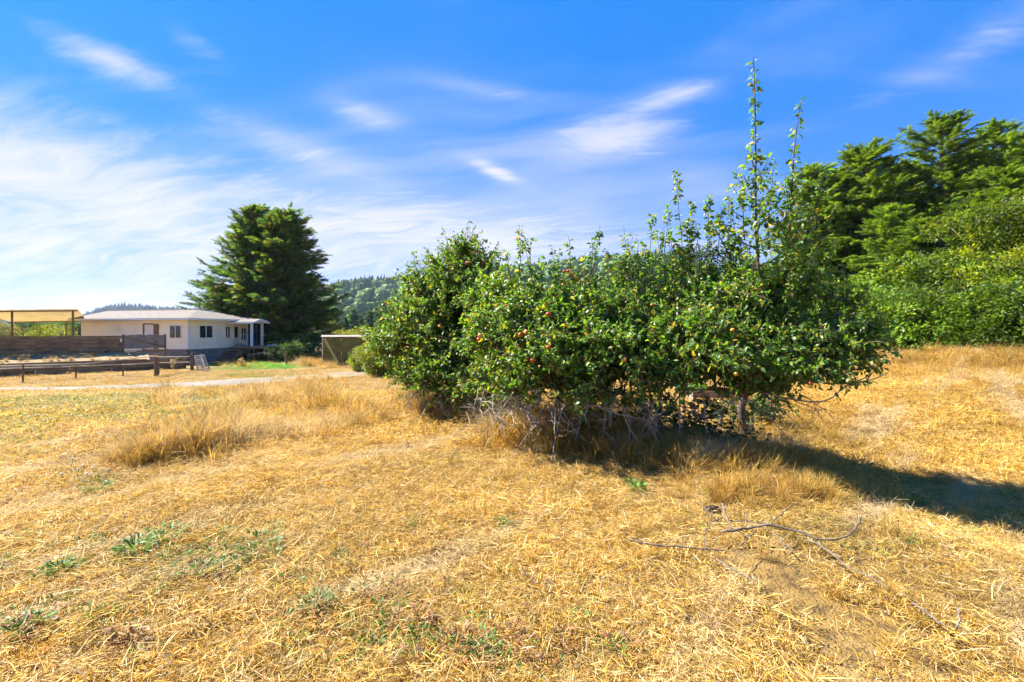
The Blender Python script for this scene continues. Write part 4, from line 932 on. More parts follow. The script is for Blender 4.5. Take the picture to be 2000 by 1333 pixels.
            n = int(Ls / .013); tt_ = .1 + .9 * r.random(n); p_ = np.stack([np.interp(tt_, v_, ps[:, ax]) for ax in range(3)], -1); d_ = nrm(rnd_dirs(n, r) + o_ * .3)
            lp.append(p_ + d_ * .03 - base); ld.append(nrm(d_ + [0, 0, -.12])); ls.append((len(lp) - 1, 1.2))
    sizes = [np.ones(len(a_)) for a_ in lp]
    for k, s2 in ls: sizes[k] = sizes[k] * s2
    lp = np.concatenate(lp); ld = np.concatenate(ld); sz = np.concatenate(sizes) * (.036 + .044 * r.random(len(lp)) ** 1.2)
    nn_ = nrm(rnd_dirs(len(lp), r) * .75 + [0, 0, .8]); ck = r.choice(len(LEAFC), len(lp), p=LEAFW)
    Mx = frames(ld, nn_) * sz[:, None, None]; tint = (.72 + .55 * r.random((len(lp), 1))) * np.ones((1, 3))
    wp = lp + base; sx_ = 1000 + wp[:, 0] / wp[:, 1] * FPX; sy_ = HZ - (wp[:, 2] - CAMZ) / wp[:, 1] * FPX
    cell = (sx_ // 11).astype(int) * 5000 + (sy_ // 11).astype(int); od = np.argsort(wp[:, 1]); _, first = np.unique(cell[od], return_index=True); cand = od[first]
    cand = cand[np.argsort(-(sz[cand] / wp[cand, 1]))][:280]; single = np.zeros(len(lp), bool); single[cand] = True
    wd.build('branches', M['apple_bark'], t, kind='stuff')
    fo = MB()
    for k in range(len(LEAFC)):
        w_ = (ck == k) & ~single
        if w_.any(): fo.bake(LEAFP[k], lp[w_], Mx[w_], tint[w_])
    fo.build('foliage', M['apple_leaf'], t, True, kind='stuff')
    for q in cand:
        o_ = link('leaf', LEAFM[ck[q]], t); m4 = Matrix([[*Mx[q, 0], lp[q, 0]], [*Mx[q, 1], lp[q, 1]], [*Mx[q, 2], lp[q, 2]], [0, 0, 0, 1]]); o_.matrix_basis = m4
    for (px, py) in apples:
        best = None; d_ = np.array([(px - 1000) / FPX, 1, (HZ - py) / FPX])
        for (bx_, by_, Y, rx, rz, ry, dens) in blobs:
            c = P(bx_, by_, Y); rad = np.array([rx / FPX * Y, ry, rz / FPX * Y]) * 1.02; A_ = d_ / rad; B_ = (np.array([0, 0, CAMZ]) - c) / rad
            aa, bb, cc_ = A_ @ A_, 2 * A_ @ B_, B_ @ B_ - 1; ds = bb * bb - 4 * aa * cc_
            if ds > 0:
                y0 = (-bb - math.sqrt(ds)) / (2 * aa); best = y0 if best is None else min(best, y0)
        yy = (best - .04) if best else blobs[0][2] - .1
        a_ = link('apple', APPLE, t, P(px, py, yy) - base, r.random() * 6); a_.rotation_euler = (.5 * r.normal(), .5 * r.normal(), r.random() * 6); a_.scale = (1 + .12 * r.normal(),) * 3
        link('stalk', STALK, a_)
    for b_ in bare:     # leafless hanging twigs, given as photo polylines
        pts = np.array([P(*q_) for q_ in b_[0]]) - base; k = np.linspace(0, len(pts) - 1, 3 * len(pts)); i_ = np.arange(len(pts)); sm = np.stack([np.interp(k, i_, pts[:, ax]) for ax in range(3)], -1)
        for _ in range(2): sm[1:-1] = .25 * sm[:-2] + .5 * sm[1:-1] + .25 * sm[2:]
        MB().tube(sm, np.linspace(b_[1], b_[1] * .4, len(sm)), 6).build('bare_branch', M['twig'], t, True)
    return t, base
def dead_twigs(t, base, n, pxr, pyr, Yr, drop, seed):
    r = np.random.default_rng(seed); mb = MB()
    for q in range(n):
        px = r.uniform(*pxr); py = r.uniform(*pyr); Y = r.uniform(*Yr); a = P(px, py, Y); L = r.uniform(.3, .9); az_ = r.uniform(-2.6, -.5); s_ = np.linspace(0, 1, 7)
        o_ = np.array([math.cos(az_), math.sin(az_) * .6, 0]); pts = a + o_ * (L * s_)[:, None] + np.array([0, 0, -1.]) * (L * drop * r.uniform(.3, 1.2) * s_ ** 1.6)[:, None] + np.array([0, 0, 1.]) * (.25 * L * s_ ** 3 * r.random())[:, None] + r.normal(size=(7, 3)) * .012
        pts[:, 2] = np.maximum(pts[:, 2], H(pts[:, 0], pts[:, 1]) + .02)
        mb.tube(pts - base, np.linspace(.009, .003, 7) * r.uniform(.6, 1.3), 4)
        for e_ in range(3):
            g_ = r.integers(2, 6); b0 = pts[g_]; d_ = nrm(o_ + r.normal(size=3) * .8) * L * .35; mb.tube([b0 - base, b0 + d_ * .5 + [0, 0, .02] - base, b0 + d_ - base], [.005, .004, .002], 3)
    mb.build('dead_twigs', M['twig'], t, kind='stuff')

t1, b1 = apple_tree('left apple tree, farthest and roundest, red apples at its arching top', yat(890, 8.9), 8.9, .8, (.05, 0),
    [(885, 640, 8.7, 105, 110, 1.25, 1), (805, 668, 8.8, 72, 70, 1.0, 1.05), (905, 540, 8.7, 62, 70, .8, 1.15), (900, 720, 8.3, 100, 75, 1.1, 1), (960, 600, 8.5, 65, 85, .9, 1), (765, 690, 9.0, 32, 36, .5, 1.1), (840, 590, 8.8, 52, 60, .8, 1), (975, 665, 7.6, 60, 95, .8, 1), (840, 745, 8.0, 60, 34, .7, .8), (930, 755, 7.6, 70, 30, .7, .8)],
    [(850, 560, 838, 500, 8.7, 0, .022, 1), (880, 500, 868, 478, 8.7, 0, .02, 1), (905, 490, 920, 464, 8.7, -.2, .02, 1), (965, 540, 978, 490, 8.6, 0, .022, 1), (790, 640, 772, 590, 8.8, 0, .02, 1), (745, 690, 715, 640, 8.9, 0, .02, 1), (745, 700, 700, 640, 9.0, 0, .02, 1)],
    [(913, 514), (933, 491), (943, 494), (943, 514), (919, 631), (859, 638), (884, 668)], 101, 1.0,
    [([(850, 748, 8.1), (826, 776, 8.0), (822, 800, 8.0)], .01), ([(900, 745, 7.7), (880, 770, 7.6), (862, 800, 7.6)], .008)])
t2, b2 = apple_tree('middle apple tree with most apples and dead twigs hanging at its foot', yat(1095, 6.9), 6.9, .7, (.0, -.05),
    [(1075, 670, 6.5, 115, 86, 1.1, 1), (985, 680, 6.5, 92, 85, 1.0, 1), (1185, 672, 6.5, 105, 84, 1.0, 1), (1090, 720, 6.0, 130, 70, .9, 1.05), (1215, 715, 6.0, 110, 66, .9, 1.05), (1020, 632, 6.7, 70, 60, .8, 1), (1250, 640, 6.8, 75, 60, .8, 1), (1140, 618, 6.6, 70, 46, .8, 1), (1310, 658, 6.4, 60, 85, .8, 1), (1000, 768, 5.9, 75, 24, .5, .55), (1150, 775, 5.7, 90, 22, .5, .6), (960, 600, 7.0, 40, 50, .6, .9)],
    [(1012, 560, 1017, 438, 6.4, .1, .013, 1), (1030, 560, 1040, 470, 6.4, .1, .014, 1), (1000, 560, 988, 490, 6.5, .1, .016, 1), (1120, 560, 1108, 462, 6.4, .1, .018, 1), (1085, 560, 1080, 480, 6.5, .1, .018, 1), (1160, 560, 1170, 438, 6.4, .1, .013, 1), (1190, 560, 1182, 490, 6.4, .1, .016, 1),
     (1225, 560, 1220, 442, 6.5, .1, .016, 1), (1240, 560, 1247, 470, 6.5, .1, .016, 1), (1270, 560, 1271, 424, 6.4, .1, .015, 1), (1060, 560, 1055, 500, 6.5, .1, .018, 1), (1215, 600, 1232, 458, 6.4, 0, .015, .95), (1255, 600, 1258, 476, 6.3, 0, .015, 1), (1285, 600, 1288, 456, 6.3, 0, .016, 1), (1150, 600, 1155, 470, 6.3, 0, .016, .9), (1050, 600, 1025, 462, 6.3, 0, .015, .95), (1095, 600, 1090, 492, 6.3, 0, .016, .9), (1140, 560, 1142, 495, 6.5, .1, .018, 1), (1205, 560, 1206, 500, 6.5, .1, .018, 1)],
    [(1102, 531), (1110, 530), (1115, 538), (1125, 546), (1142, 565), (1100, 557), (987, 599), (938, 656), (935, 663), (1060, 649), (1027, 649), (1017, 655), (1011, 677), (1071, 679), (1039, 705), (1071, 614), (1092, 579), (1149, 550), (1142, 566), (1219, 703), (1275, 645), (1275, 596)], 102, 1.0,
    [([(1120, 778, 5.6), (1160, 795, 5.5), (1230, 800, 5.4), (1272, 782, 5.4)], .010), ([(1215, 795, 5.5), (1225, 830, 5.4), (1245, 862, 5.3), (1262, 880, 5.3)], .011), ([(1255, 780, 5.6), (1275, 815, 5.6), (1286, 842, 5.5), (1265, 851, 5.5)], .008),
     ([(1100, 785, 5.7), (1085, 760, 5.8), (1060, 745, 5.9)], .012), ([(1060, 800, 5.6), (1030, 850, 5.3), (1005, 885, 5.1)], .008), ([(1050, 790, 5.7), (1010, 800, 5.6), (950, 795, 5.5), (925, 780, 5.5)], .009), ([(1020, 780, 5.8), (975, 810, 5.7), (930, 812, 5.6), (905, 790, 5.6)], .008)])
t3, b3 = apple_tree('right apple tree with two tall leafy shoots reaching into the sky', yat(1450, 7.3), 7.3, .75, (.0, -.05),
    [(1400, 660, 6.2, 100, 75, 1.0, 1), (1330, 690, 5.9, 85, 70, .9, 1), (1500, 690, 5.9, 110, 60, .95, 1.05), (1590, 680, 5.9, 85, 55, .8, 1), (1650, 672, 6.0, 46, 36, .6, .9), (1400, 730, 5.6, 110, 42, .8, 1.05), (1540, 730, 5.6, 95, 38, .7, 1), (1400, 600, 6.4, 80, 55, .8, .8), (1500, 612, 6.3, 75, 54, .8, .6), (1640, 715, 5.7, 40, 28, .5, .85), (1320, 765, 5.6, 70, 20, .5, .55), (1470, 765, 5.6, 80, 18, .5, .55), (1560, 575, 6.2, 55, 50, .6, .35), (1620, 610, 6.1, 40, 40, .5, .4)],
    [(1330, 560, 1328, 335, 6.3, .1, .017, 1), (1350, 560, 1352, 395, 6.3, .1, .013, 1), (1378, 560, 1385, 385, 6.3, .1, .013, 1), (1300, 560, 1300, 408, 6.4, .1, .017, 1), (1400, 540, 1408, 400, 6.2, .1, .015, 1), (1365, 560, 1362, 430, 6.2, .1, .013, 1), (1425, 520, 1430, 380, 6.2, .1, .015, 1),
     (1600, 640, 1640, 470, 6.0, 0, .016, 1.1), (1610, 640, 1615, 500, 6.0, 0, .015, 1.1), (1660, 660, 1690, 610, 5.9, 0, .014, 1.1), (1560, 560, 1612, 330, 6.0, 0, .017, 1.1), (1580, 520, 1640, 395, 6.0, 0, .018, 1.05), (1690, 690, 1732, 645, 5.8, 0, .018, 1.1), (1690, 748, 1722, 706, 5.35, 0, .012, .8), (1340, 560, 1318, 470, 6.2, .1, .014, 1), (1310, 600, 1312, 452, 6.3, 0, .015, .9), (1345, 600, 1340, 430, 6.3, .1, .016, .95), (1372, 590, 1398, 440, 6.2, 0, .015, 1), (1415, 560, 1420, 462, 6.1, 0, .015, 1), (1455, 470, 1440, 330, 5.9, 0, .02, 1), (1500, 430, 1512, 318, 6.0, 0, .02, 1), (1540, 430, 1535, 340, 6.0, 0, .02, 1), (1590, 480, 1600, 372, 6.0, 0, .018, 1.05), (1440, 560, 1445, 440, 6.2, 0, .013, 1)],
    [(1458, 566), (1460, 534), (1431, 645), (1437, 731), (1583, 749), (1565, 470)], 103, 1.0,
    [([(1480, 765, 5.4), (1540, 780, 5.3), (1600, 788, 5.2), (1635, 775, 5.2), (1648, 745, 5.25)], .012), ([(1560, 745, 5.5), (1640, 752, 5.4), (1700, 745, 5.3), (1735, 728, 5.3)], .012), ([(1650, 755, 5.4), (1700, 735, 5.4), (1715, 715, 5.4)], .009),
     ([(1500, 775, 5.7), (1530, 805, 5.6), (1560, 830, 5.5)], .009), ([(1372, 760, 5.7), (1378, 820, 5.6), (1379, 880, 5.4)], .010), ([(1335, 770, 5.7), (1340, 815, 5.5), (1328, 838, 5.4)], .008), ([(1460, 690, 5.5), (1440, 682, 5.45), (1420, 695, 5.4)], .013)],
    [(1490, 650, 1465, 116, 5.9, -.2, .75, 36), (1520, 640, 1571, 192, 6.1, -.1, .68, 30), (1490, 640, 1392, 430, 6.2, -.1, .45, 14)])
dead_twigs(t2, b2, 70, (930, 1240), (755, 800), (5.4, 6.4), .75, 5)
dead_twigs(t1, b1, 26, (800, 930), (745, 775), (7.6, 8.6), .8, 6)
dead_twigs(t3, b3, 26, (1180, 1560), (765, 800), (5.4, 6.4), .7, 7)

# ------------------------------------------------------------------ brambles, poles and bench under the trees
BR = [(.05, .12, .025), (.075, .16, .03), (.06, .10, .03)]
def bramble(label, px, py, wid, ht, seed, n=420, cols=BR, ls=.055, depth=.45):
    b0 = G(px, py); r = np.random.default_rng(seed); t = thing('bramble', label, 'plant', b0, 0, 'brambles under the apple trees'); cn = MB(); lv = MB(); per = 14
    for q in range(n // per):
        a = r.random() * 6.283; L = ht * (.7 + .9 * r.random()); o_ = np.array([math.cos(a) * wid, math.sin(a) * depth, 0]) * r.uniform(.2, 1); s_ = np.linspace(0, 1, 7)
        st_ = np.array([r.uniform(-.5, .5) * wid, r.uniform(-.5, .5) * depth, 0]); pts = st_ + o_ * s_[:, None] + np.array([0, 0, 1.]) * (L * np.sin(s_ * 2.5))[:, None]
        cn.tube(pts, np.linspace(.005, .002, 7), 4); k = per; tt_ = r.random(k); p_ = np.stack([np.interp(tt_, s_, pts[:, ax]) for ax in range(3)], -1) + r.normal(size=(k, 3)) * .03
        d_ = nrm(rnd_dirs(k, r) + [0, 0, .1])
        for sp_ in (-.8, 0, .8):
            ax = np.cross(d_, [0, 0, 1.]); dd = nrm(d_ + nrm(ax) * sp_); lv.bake(leaf_proto(.72, .1, .15, cols[q % len(cols)]), p_, frames(dd, nrm(rnd_dirs(k, r) * .5 + [0, 0, 1])) * (ls * (.7 + .6 * r.random(k)))[:, None, None])
    cn.build('canes', M['twig'], t, kind='stuff'); lv.build('leaves', M['apple_leaf'], t, kind='stuff')
bramble('dark bramble in the deep shade under the right apple tree', 1440, 850, .55, .42, 1)
bramble('dark bramble left of the post under the right apple tree', 1350, 850, .5, .40, 2)
bramble('dark bramble around the stake under the right apple tree', 1495, 838, .45, .42, 7)
bramble('low bramble at the shaded front edge of the right apple tree', 1400, 880, .5, .22, 3, 300)
bramble('bright green bramble spray hanging in front of the middle apple tree', 1130, 852, .25, .62, 4, 220, [(.10, .22, .03), (.08, .18, .03)], .06, .2)
bramble('dark bramble between the middle and right apple trees', 1270, 845, .5, .40, 5)
bramble('small bramble creeping under the left apple tree', 930, 800, .5, .3, 6, 260)
def pole(label, px, py0, py1, lean, rad, mat, name='pole'):
    b0 = G(px, py0); t1_ = P(px + lean, py1, b0[1]); v_ = t1_ - b0; s_ = np.linspace(0, 1, 7)
    pts = v_ * s_[:, None] + np.stack([.012 * np.sin(s_ * 5), 0 * s_, 0 * s_], -1); pts[0, 2] -= .2
    MB().tube(pts, rad, 8).build(name, mat, None, True, label=label, category='pole').location = b0
pole('thin pinkish pole standing upright among the right apple tree leaves', 1326, 880, 600, -1, .012, M['pink_pole'])
pole('thin wooden stake holding up the right apple tree', 1504, 845, 745, 3, .022, M['post'], 'stake')
b0 = G(1392, 790); bn = thing('wooden_bench', 'low weathered wooden bench in the sun behind the right apple tree', 'bench', b0, -.05)
for q in range(3): mbbox((-.50, -.16 + .11 * q, .30), (.50, -.06 + .11 * q, .335)).build('seat_plank', M['grey_wood'], bn)
mbbox((-.48, -.165, .16), (.48, -.14, .295)).build('front_board', M['deck'], bn)
for x in (-.46, .40): mbbox((x, -.14, -.05), (x + .06, .14, .298)).build('leg', M['grey_wood'], bn)

# ------------------------------------------------------------------ fallen branches and clods
def fallen(label, lines, rads, mat=M['dead_wood'], lift=.09):
    o_ = G(*lines[0][0][:2]); t = thing('fallen_branch', label, 'branch', o_, 0)
    for k, (ln_, rd_) in enumerate(zip(lines, rads)):
        pts = np.array([G(a_[0], a_[1]) + [0, 0, lift + (a_[2] if len(a_) > 2 else 0)] for a_ in ln_]) - o_
        kk = np.linspace(0, len(pts) - 1, 4 * len(pts)); i_ = np.arange(len(pts)); sm = np.stack([np.interp(kk, i_, pts[:, ax]) for ax in range(3)], -1)
        for _ in range(3): sm[1:-1] = .25 * sm[:-2] + .5 * sm[1:-1] + .25 * sm[2:]
        sm += rng.normal(size=sm.shape) * .0025
        MB().tube(sm, np.linspace(rd_, rd_ * .5, len(sm)), 7).build('stem' if k == 0 else 'side_twig', mat, t, True)
fallen('long forked dead branch lying on the straw at lower right',
       [[(1412, 1070, .02), (1455, 1066, .03), (1505, 1062, .05), (1560, 1075, .04), (1600, 1088, .02), (1640, 1088, .03), (1670, 1080, .06), (1682, 1063, .10)],
        [(1580, 1085, .02), (1620, 1110, .02), (1650, 1137, .01), (1700, 1160, .01), (1738, 1181, 0)], [(1505, 1062, .05), (1535, 1040, .08), (1560, 1028, .10)],
        [(1425, 1048, .03), (1460, 1052, .03), (1505, 1062, .05)], [(1412, 1032, .10), (1416, 1048, .08), (1430, 1068, .03)], [(1412, 1050, .06), (1385, 1062, .05), (1374, 1085, .03), (1376, 1108, .01), (1400, 1135, .01)],
        [(1478, 1070, .03), (1450, 1092, .02), (1435, 1125, .0)], [(1508, 1072, .03), (1530, 1092, .01), (1552, 1104, 0)], [(1457, 1064, .03), (1458, 1040, .08)]],
       [.0095, .006, .0045, .006, .0105, .0045, .004, .0045, .004])
fallen('straight dead stick lying left of the forked branch', [[(1230, 1080), (1270, 1090), (1330, 1095), (1375, 1099), (1415, 1101)], [(1330, 1095), (1345, 1084, .03)]], [.007, .003])
fallen('thin dark twig below the forked branch', [[(1400, 1122), (1440, 1148), (1470, 1162), (1495, 1177)], [(1412, 1130), (1405, 1118, .02)]], [.006, .003])
fallen('slender twig near the lower right corner', [[(1784, 1211), (1815, 1235), (1835, 1252), (1855, 1265)]], [.006])
fallen('short bent twig beside the lower right corner', [[(1872, 1236, .03), (1874, 1250, .02), (1869, 1266, 0)]], [.006])
fallen('small twig pointing up beside the dark clod', [[(1365, 1003), (1385, 1022), (1397, 1040)]], [.004])
def clod(label, px, py, s_):
    b0 = G(px, py); r = np.random.default_rng(px); d = []; n = 60
    th = np.linspace(.05, math.pi - .05, 8); ph = np.arange(12) * math.pi / 6
    V = np.stack([np.outer(np.sin(th), np.cos(ph)), np.outer(np.sin(th), np.sin(ph)), np.outer(np.cos(th), np.ones(12))], -1).reshape(-1, 3); V *= (1 + .35 * (r.random((len(V), 1)) - .5)); V *= s_
    i, j = np.meshgrid(np.arange(7), np.arange(12), indexing='ij'); Q = np.stack([i * 12 + j, (i + 1) * 12 + j, (i + 1) * 12 + (j + 1) % 12, i * 12 + (j + 1) % 12], -1).reshape(-1, 4)
    MB().add(V, Q=Q).build('soil_clod', M['clod'], None, label=label, category='clod').location = b0 + [0, 0, .012]
clod('dark brown clod on the straw above the fallen branch', 1390, 999, (.075, .04, .035)); clod('small dark clod on the path left of the apple trees', 803, 878, (.06, .045, .03))

# ------------------------------------------------------------------ grasses
GOLD = [(.52, .33, .055), (.58, .415, .115), (.44, .26, .045), (.63, .50, .24), (.22, .13, .04), (.53, .345, .058)]
PALE = [(.68, .58, .36), (.62, .49, .23), (.54, .40, .13)]
TAN = [(.39, .24, .05), (.32, .185, .038), (.45, .30, .085), (.26, .145, .033)]
OLIVE = [(.19, .23, .035), (.25, .26, .05), (.12, .20, .03), (.36, .31, .08)]
r_ = np.random.default_rng(77)
near_p = [proto_obj('straw_tuft', blade_tuft(80, .12, .025, .095, .0034, .9, .8, GOLD, r_, .42), M['straw']) for _ in range(7)] + \
         [proto_obj('stubble_tuft', blade_tuft(70, .09, .025, .085, .0034, .55, .5, GOLD + PALE, r_, .15), M['straw']) for _ in range(4)] + \
         [proto_obj('mat_tuft', blade_tuft(40, .15, .05, .15, .0038, 1.3, .3, PALE + GOLD, r_, .8), M['straw']) for _ in range(3)]
mid_p = [proto_obj('mid_tuft', blade_tuft(110, .24, .035, .12, .0055, .8, .7, GOLD, r_, .3), M['straw']) for _ in range(6)]
far_p = [proto_obj('far_tuft', blade_tuft(100, .5, .05, .16, .012, .7, .6, GOLD + TAN, r_, .25), M['straw']) for _ in range(5)]
def field_pts(n, y0, y1, pw=1.0, slack=1.6):
    yy = (y0 ** (pw + 1) + (y1 ** (pw + 1) - y0 ** (pw + 1)) * r_.random(n)) ** (1 / (pw + 1)); xx = (r_.random(n) * 2 - 1) * (1.17 * yy + slack)
    ok = ~on_track(xx, yy, .3) if y1 > 12 else np.ones(n, bool)
    ok &= ~((xx < -21.5) & (yy - (32.2 + .98 * (xx + 23.2)) > -.3)); ok &= ~((xx > -24) & (xx < -14) & (yy > 31) & (yy < 38))
    return xx[ok], yy[ok]
def place(name, xx, yy, protos, s0, s1, label, dz=-.005, patch=True, tilt=.2, bias=0.0):
    n = len(xx); z = H(xx, yy) + dz; s_ = s0 + (s1 - s0) * r_.random(n)
    if patch: s_ = s_ * (.65 + .75 * fbm(xx * .9, yy * .9, 12))
    rot = np.stack([tilt * r_.normal(size=n), tilt * r_.normal(size=n) + bias, r_.random(n) * 6.283], -1)
    return scatter(name, np.stack([xx, yy, z], -1), rot, s_, protos, label, 'grass')
xx, yy = field_pts(30000, 1.0, 6.5, .6); ok = (fbm(xx * 1.6, yy * 1.6, 21) + .25 * (xx < 1.2) - .18 * ((xx > 1.4) & (yy < 4.5))) > r_.random(len(xx)) * .48 + .16
place('mown_straw', xx[ok], yy[ok], near_p, .6, 1.15, 'dry golden mown straw covering the near meadow')
xx, yy = field_pts(32000, 6.0, 16, .8, 2); ok = (fbm(xx * .9, yy * .9, 22) > r_.random(len(xx)) * .45 + .1) & (r_.random(len(xx)) > .75 * np.exp(-(((xx + 11.5) / 8) ** 2 + ((yy - 12.5) / 5) ** 2)))
place('meadow_grass', xx[ok], yy[ok], mid_p, .8, 1.5, 'short dry grass across the middle meadow')
xx, yy = field_pts(22000, 15, 60, .7, 3); ok = r_.random(len(xx)) > .75 * np.exp(-(((xx + 11.5) / 8) ** 2 + ((yy - 12.5) / 5) ** 2)); xx, yy = xx[ok], yy[ok]; place('far_meadow_grass', xx, yy, far_p, .45, .9, 'short dry grass across the far meadow')
# rooted stubble clumps through the near meadow
tall_p = [proto_obj('tall_tuft', blade_tuft(90, .10, .18, .55, .0055, .42, .75, c_, r_, .05), M['straw']) for c_ in (TAN, GOLD, TAN + OLIVE[:1], GOLD)]
fall_p = [proto_obj('bent_tuft', blade_tuft(80, .14, .25, .60, .0055, .95, .75, c_, r_, .2), M['straw']) for c_ in (GOLD, PALE + TAN, TAN)]
xx, yy = field_pts(5200, 1.6, 14, .8); ok = fbm(xx * .8, yy * .8, 31) > .46 + .2 * r_.random(len(xx)); xx, yy = xx[ok], yy[ok]
place('stubble_clumps', xx, yy, tall_p + fall_p[:1], .16, .42, 'small rooted clumps of dry stubble across the meadow', tilt=.12)
def clumps(spec):
    X_, Y_, S_ = [], [], []
    for (px, py, wx, wy, n, s_) in spec:
        gx_, gy_ = Gv(px + wx * .5 * r_.normal(size=n), np.maximum(py + wy * .5 * r_.normal(size=n), 668)); X_.append(gx_); Y_.append(gy_); S_.append(s_ * (.7 + .6 * r_.random(n)))
    return np.concatenate(X_), np.concatenate(Y_), np.concatenate(S_)
def place_s(name, X_, Y_, S_, protos, label, tilt=.15, cat='grass'):
    n = len(X_); rot = np.stack([tilt * r_.normal(size=n), tilt * r_.normal(size=n), r_.random(n) * 6.283], -1)
    return scatter(name, np.stack([X_, Y_, H(X_, Y_) - .02], -1), rot, S_, protos, label, cat)
ridge = [(235, 905, 50, 14, 30, .6), (290, 893, 60, 16, 46, .85), (345, 882, 60, 16, 56, 1.0), (400, 868, 60, 16, 60, 1.05), (455, 852, 50, 16, 56, 1.05), (500, 858, 60, 22, 30, .7), (565, 850, 70, 18, 44, .8), (620, 835, 60, 20, 44, .8), (660, 812, 60, 20, 24, .7),
         (330, 784, 26, 12, 30, 1.3), (530, 780, 60, 18, 70, 1.15), (575, 770, 80, 18, 80, 1.2), (632, 800, 40, 20, 60, 1.25), (600, 745, 90, 14, 50, 1.1), (690, 808, 80, 26, 70, .9), (470, 780, 110, 16, 60, .9), (400, 775, 90, 10, 30, .9), (560, 800, 120, 20, 40, .7)]
X_, Y_, S_ = clumps(ridge); place_s('tall_dry_grass', X_, Y_, S_, tall_p + fall_p, 'tall dry grass standing in a ridge across the left meadow')
under = [(820, 792, 40, 16, 60, 1.0), (860, 800, 50, 16, 50, .9), (930, 812, 60, 18, 60, .9), (1000, 845, 70, 24, 80, .9), (1060, 865, 70, 24, 80, .85), (1110, 850, 70, 30, 80, 1.0), (1180, 880, 80, 24, 80, .8), (1240, 890, 80, 26, 70, .8), (1300, 900, 90, 26, 70, .7), (1380, 905, 90, 30, 80, .7),
         (1450, 900, 90, 40, 80, .7), (1530, 890, 90, 50, 90, .7), (1600, 900, 90, 50, 70, .55), (1560, 850, 80, 30, 50, .7), (1680, 930, 120, 50, 60, .4), (1480, 960, 120, 30, 60, .55), (1620, 960, 120, 30, 50, .5)]
under += [(840, 800, 60, 14, 60, 1.2), (900, 806, 60, 14, 60, 1.1), (970, 830, 60, 18, 70, 1.15), (1040, 850, 60, 22, 80, 1.15), (1120, 862, 60, 22, 70, 1.15), (1200, 862, 60, 24, 60, 1.1)]
X_, Y_, S_ = clumps(under); place_s('long_grass', X_, Y_, S_, tall_p + fall_p, 'long tangled dry grass at the feet of the apple trees')
mound = [(1850, 775, 200, 30, 60, .35), (1720, 760, 120, 20, 40, .4), (1900, 830, 200, 40, 60, .3), (1640, 800, 140, 30, 40, .35), (1750, 712, 60, 12, 60, 1.0), (1830, 700, 90, 14, 100, 1.1), (1920, 700, 100, 16, 110, 1.1), (1990, 705, 70, 20, 90, 1.1), (1880, 725, 120, 18, 80, .8), (1960, 745, 100, 24, 70, .7), (1790, 730, 60, 14, 40, .8), (1700, 700, 40, 8, 40, 1.2), (1650, 705, 60, 10, 30, 1.0)]
X_, Y_, S_ = clumps(mound); place_s('mound_grass', X_, Y_, S_, tall_p + fall_p, 'tall tan grass over the low mound at right')
edge = [(620, 712, 30, 5, 40, 1.4), (640, 714, 40, 5, 40, 1.5), (590, 708, 14, 5, 20, 1.6), (585, 712, 40, 6, 20, 1.0), (690, 712, 60, 6, 40, 1.2), (770, 720, 30, 10, 40, 1.2), (500, 715, 60, 5, 16, 1.2), (470, 716, 20, 4, 8, 1.2), (312, 737, 10, 3, 6, .6), (160, 741, 90, 4, 14, .6)]
X_, Y_, S_ = clumps(edge); place_s('verge_grass', X_, Y_, S_, tall_p[1:] + fall_p, 'dry grass along the fence, lawn edge and shed foot')
# dry tufts on the soil bank
k_ = 150; a_ = r_.random(k_) * (LA - 2.5); b_ = .15 + 1.7 * r_.random(k_); xy = A0[None] + dA[None] * a_[:, None] + nA[None] * b_[:, None]
zb = np.interp(b_, [q_[0] for q_ in prof], [q_[1] for q_ in prof]) - .02
scatter('bank_grass', np.stack([xy[:, 0], xy[:, 1], zb], -1), np.stack([.2 * r_.normal(size=k_), .2 * r_.normal(size=k_), r_.random(k_) * 6.28], -1), .35 + .5 * r_.random(k_), tall_p + fall_p, 'scrubby dry grass on the bank below the board wall', 'grass')
# olive patches, lawn
ol_p = [proto_obj('olive_tuft', blade_tuft(70, .26, .04, .13, .010, .7, .6, OLIVE, r_, .2), M['straw']) for _ in range(4)]
X_, Y_, S_ = clumps([(60, 808, 140, 30, 420, 1.1), (180, 802, 160, 36, 480, 1.1), (300, 792, 160, 30, 420, 1.1), (120, 782, 240, 16, 360, 1.1), (420, 785, 160, 24, 240, 1.0), (60, 835, 120, 26, 160, 1.0), (520, 735, 140, 8, 160, 1.2), (20, 870, 90, 30, 90, .9), (250, 835, 160, 24, 160, .9)])
place_s('olive_grass', X_, Y_, S_, ol_p, 'olive green grass patches in the left meadow')
lg_p = [proto_obj('green_tuft', blade_tuft(60, .22, .04, .11, .009, .7, .6, [(.13, .21, .035), (.19, .26, .05), (.10, .17, .03), (.30, .28, .07)], r_, .15), M['weed']) for _ in range(3)]
xx, yy = field_pts(9000, 7, 17, .6); ok = fbm(xx * .55, yy * .55, 41) + .42 * np.exp(-(((xx + 10.5) / 6.5) ** 2 + ((yy - 11.8) / 3.0) ** 2)) - .25 * (xx > -3) > .62 + .12 * r_.random(len(xx))
place('green_meadow_patches', xx[ok], yy[ok], lg_p, .8, 1.3, 'greener grass patches in the left middle meadow')
xx, yy = field_pts(2600, 1.8, 7, .7); ok = fbm(xx * .9 + 3, yy * .9, 43) - .10 * (xx > .5) > .56 + .1 * r_.random(len(xx))
place('near_green_blades', xx[ok], yy[ok], lg_p, .35, .6, 'sparse green blades among the near straw')
gr_p = [proto_obj('lawn_tuft', blade_tuft(60, .28, .05, .16, .016, .6, .5, [(.14, .34, .03), (.18, .40, .04), (.11, .28, .03)], r_, .1), M['weed']) for _ in range(3)]
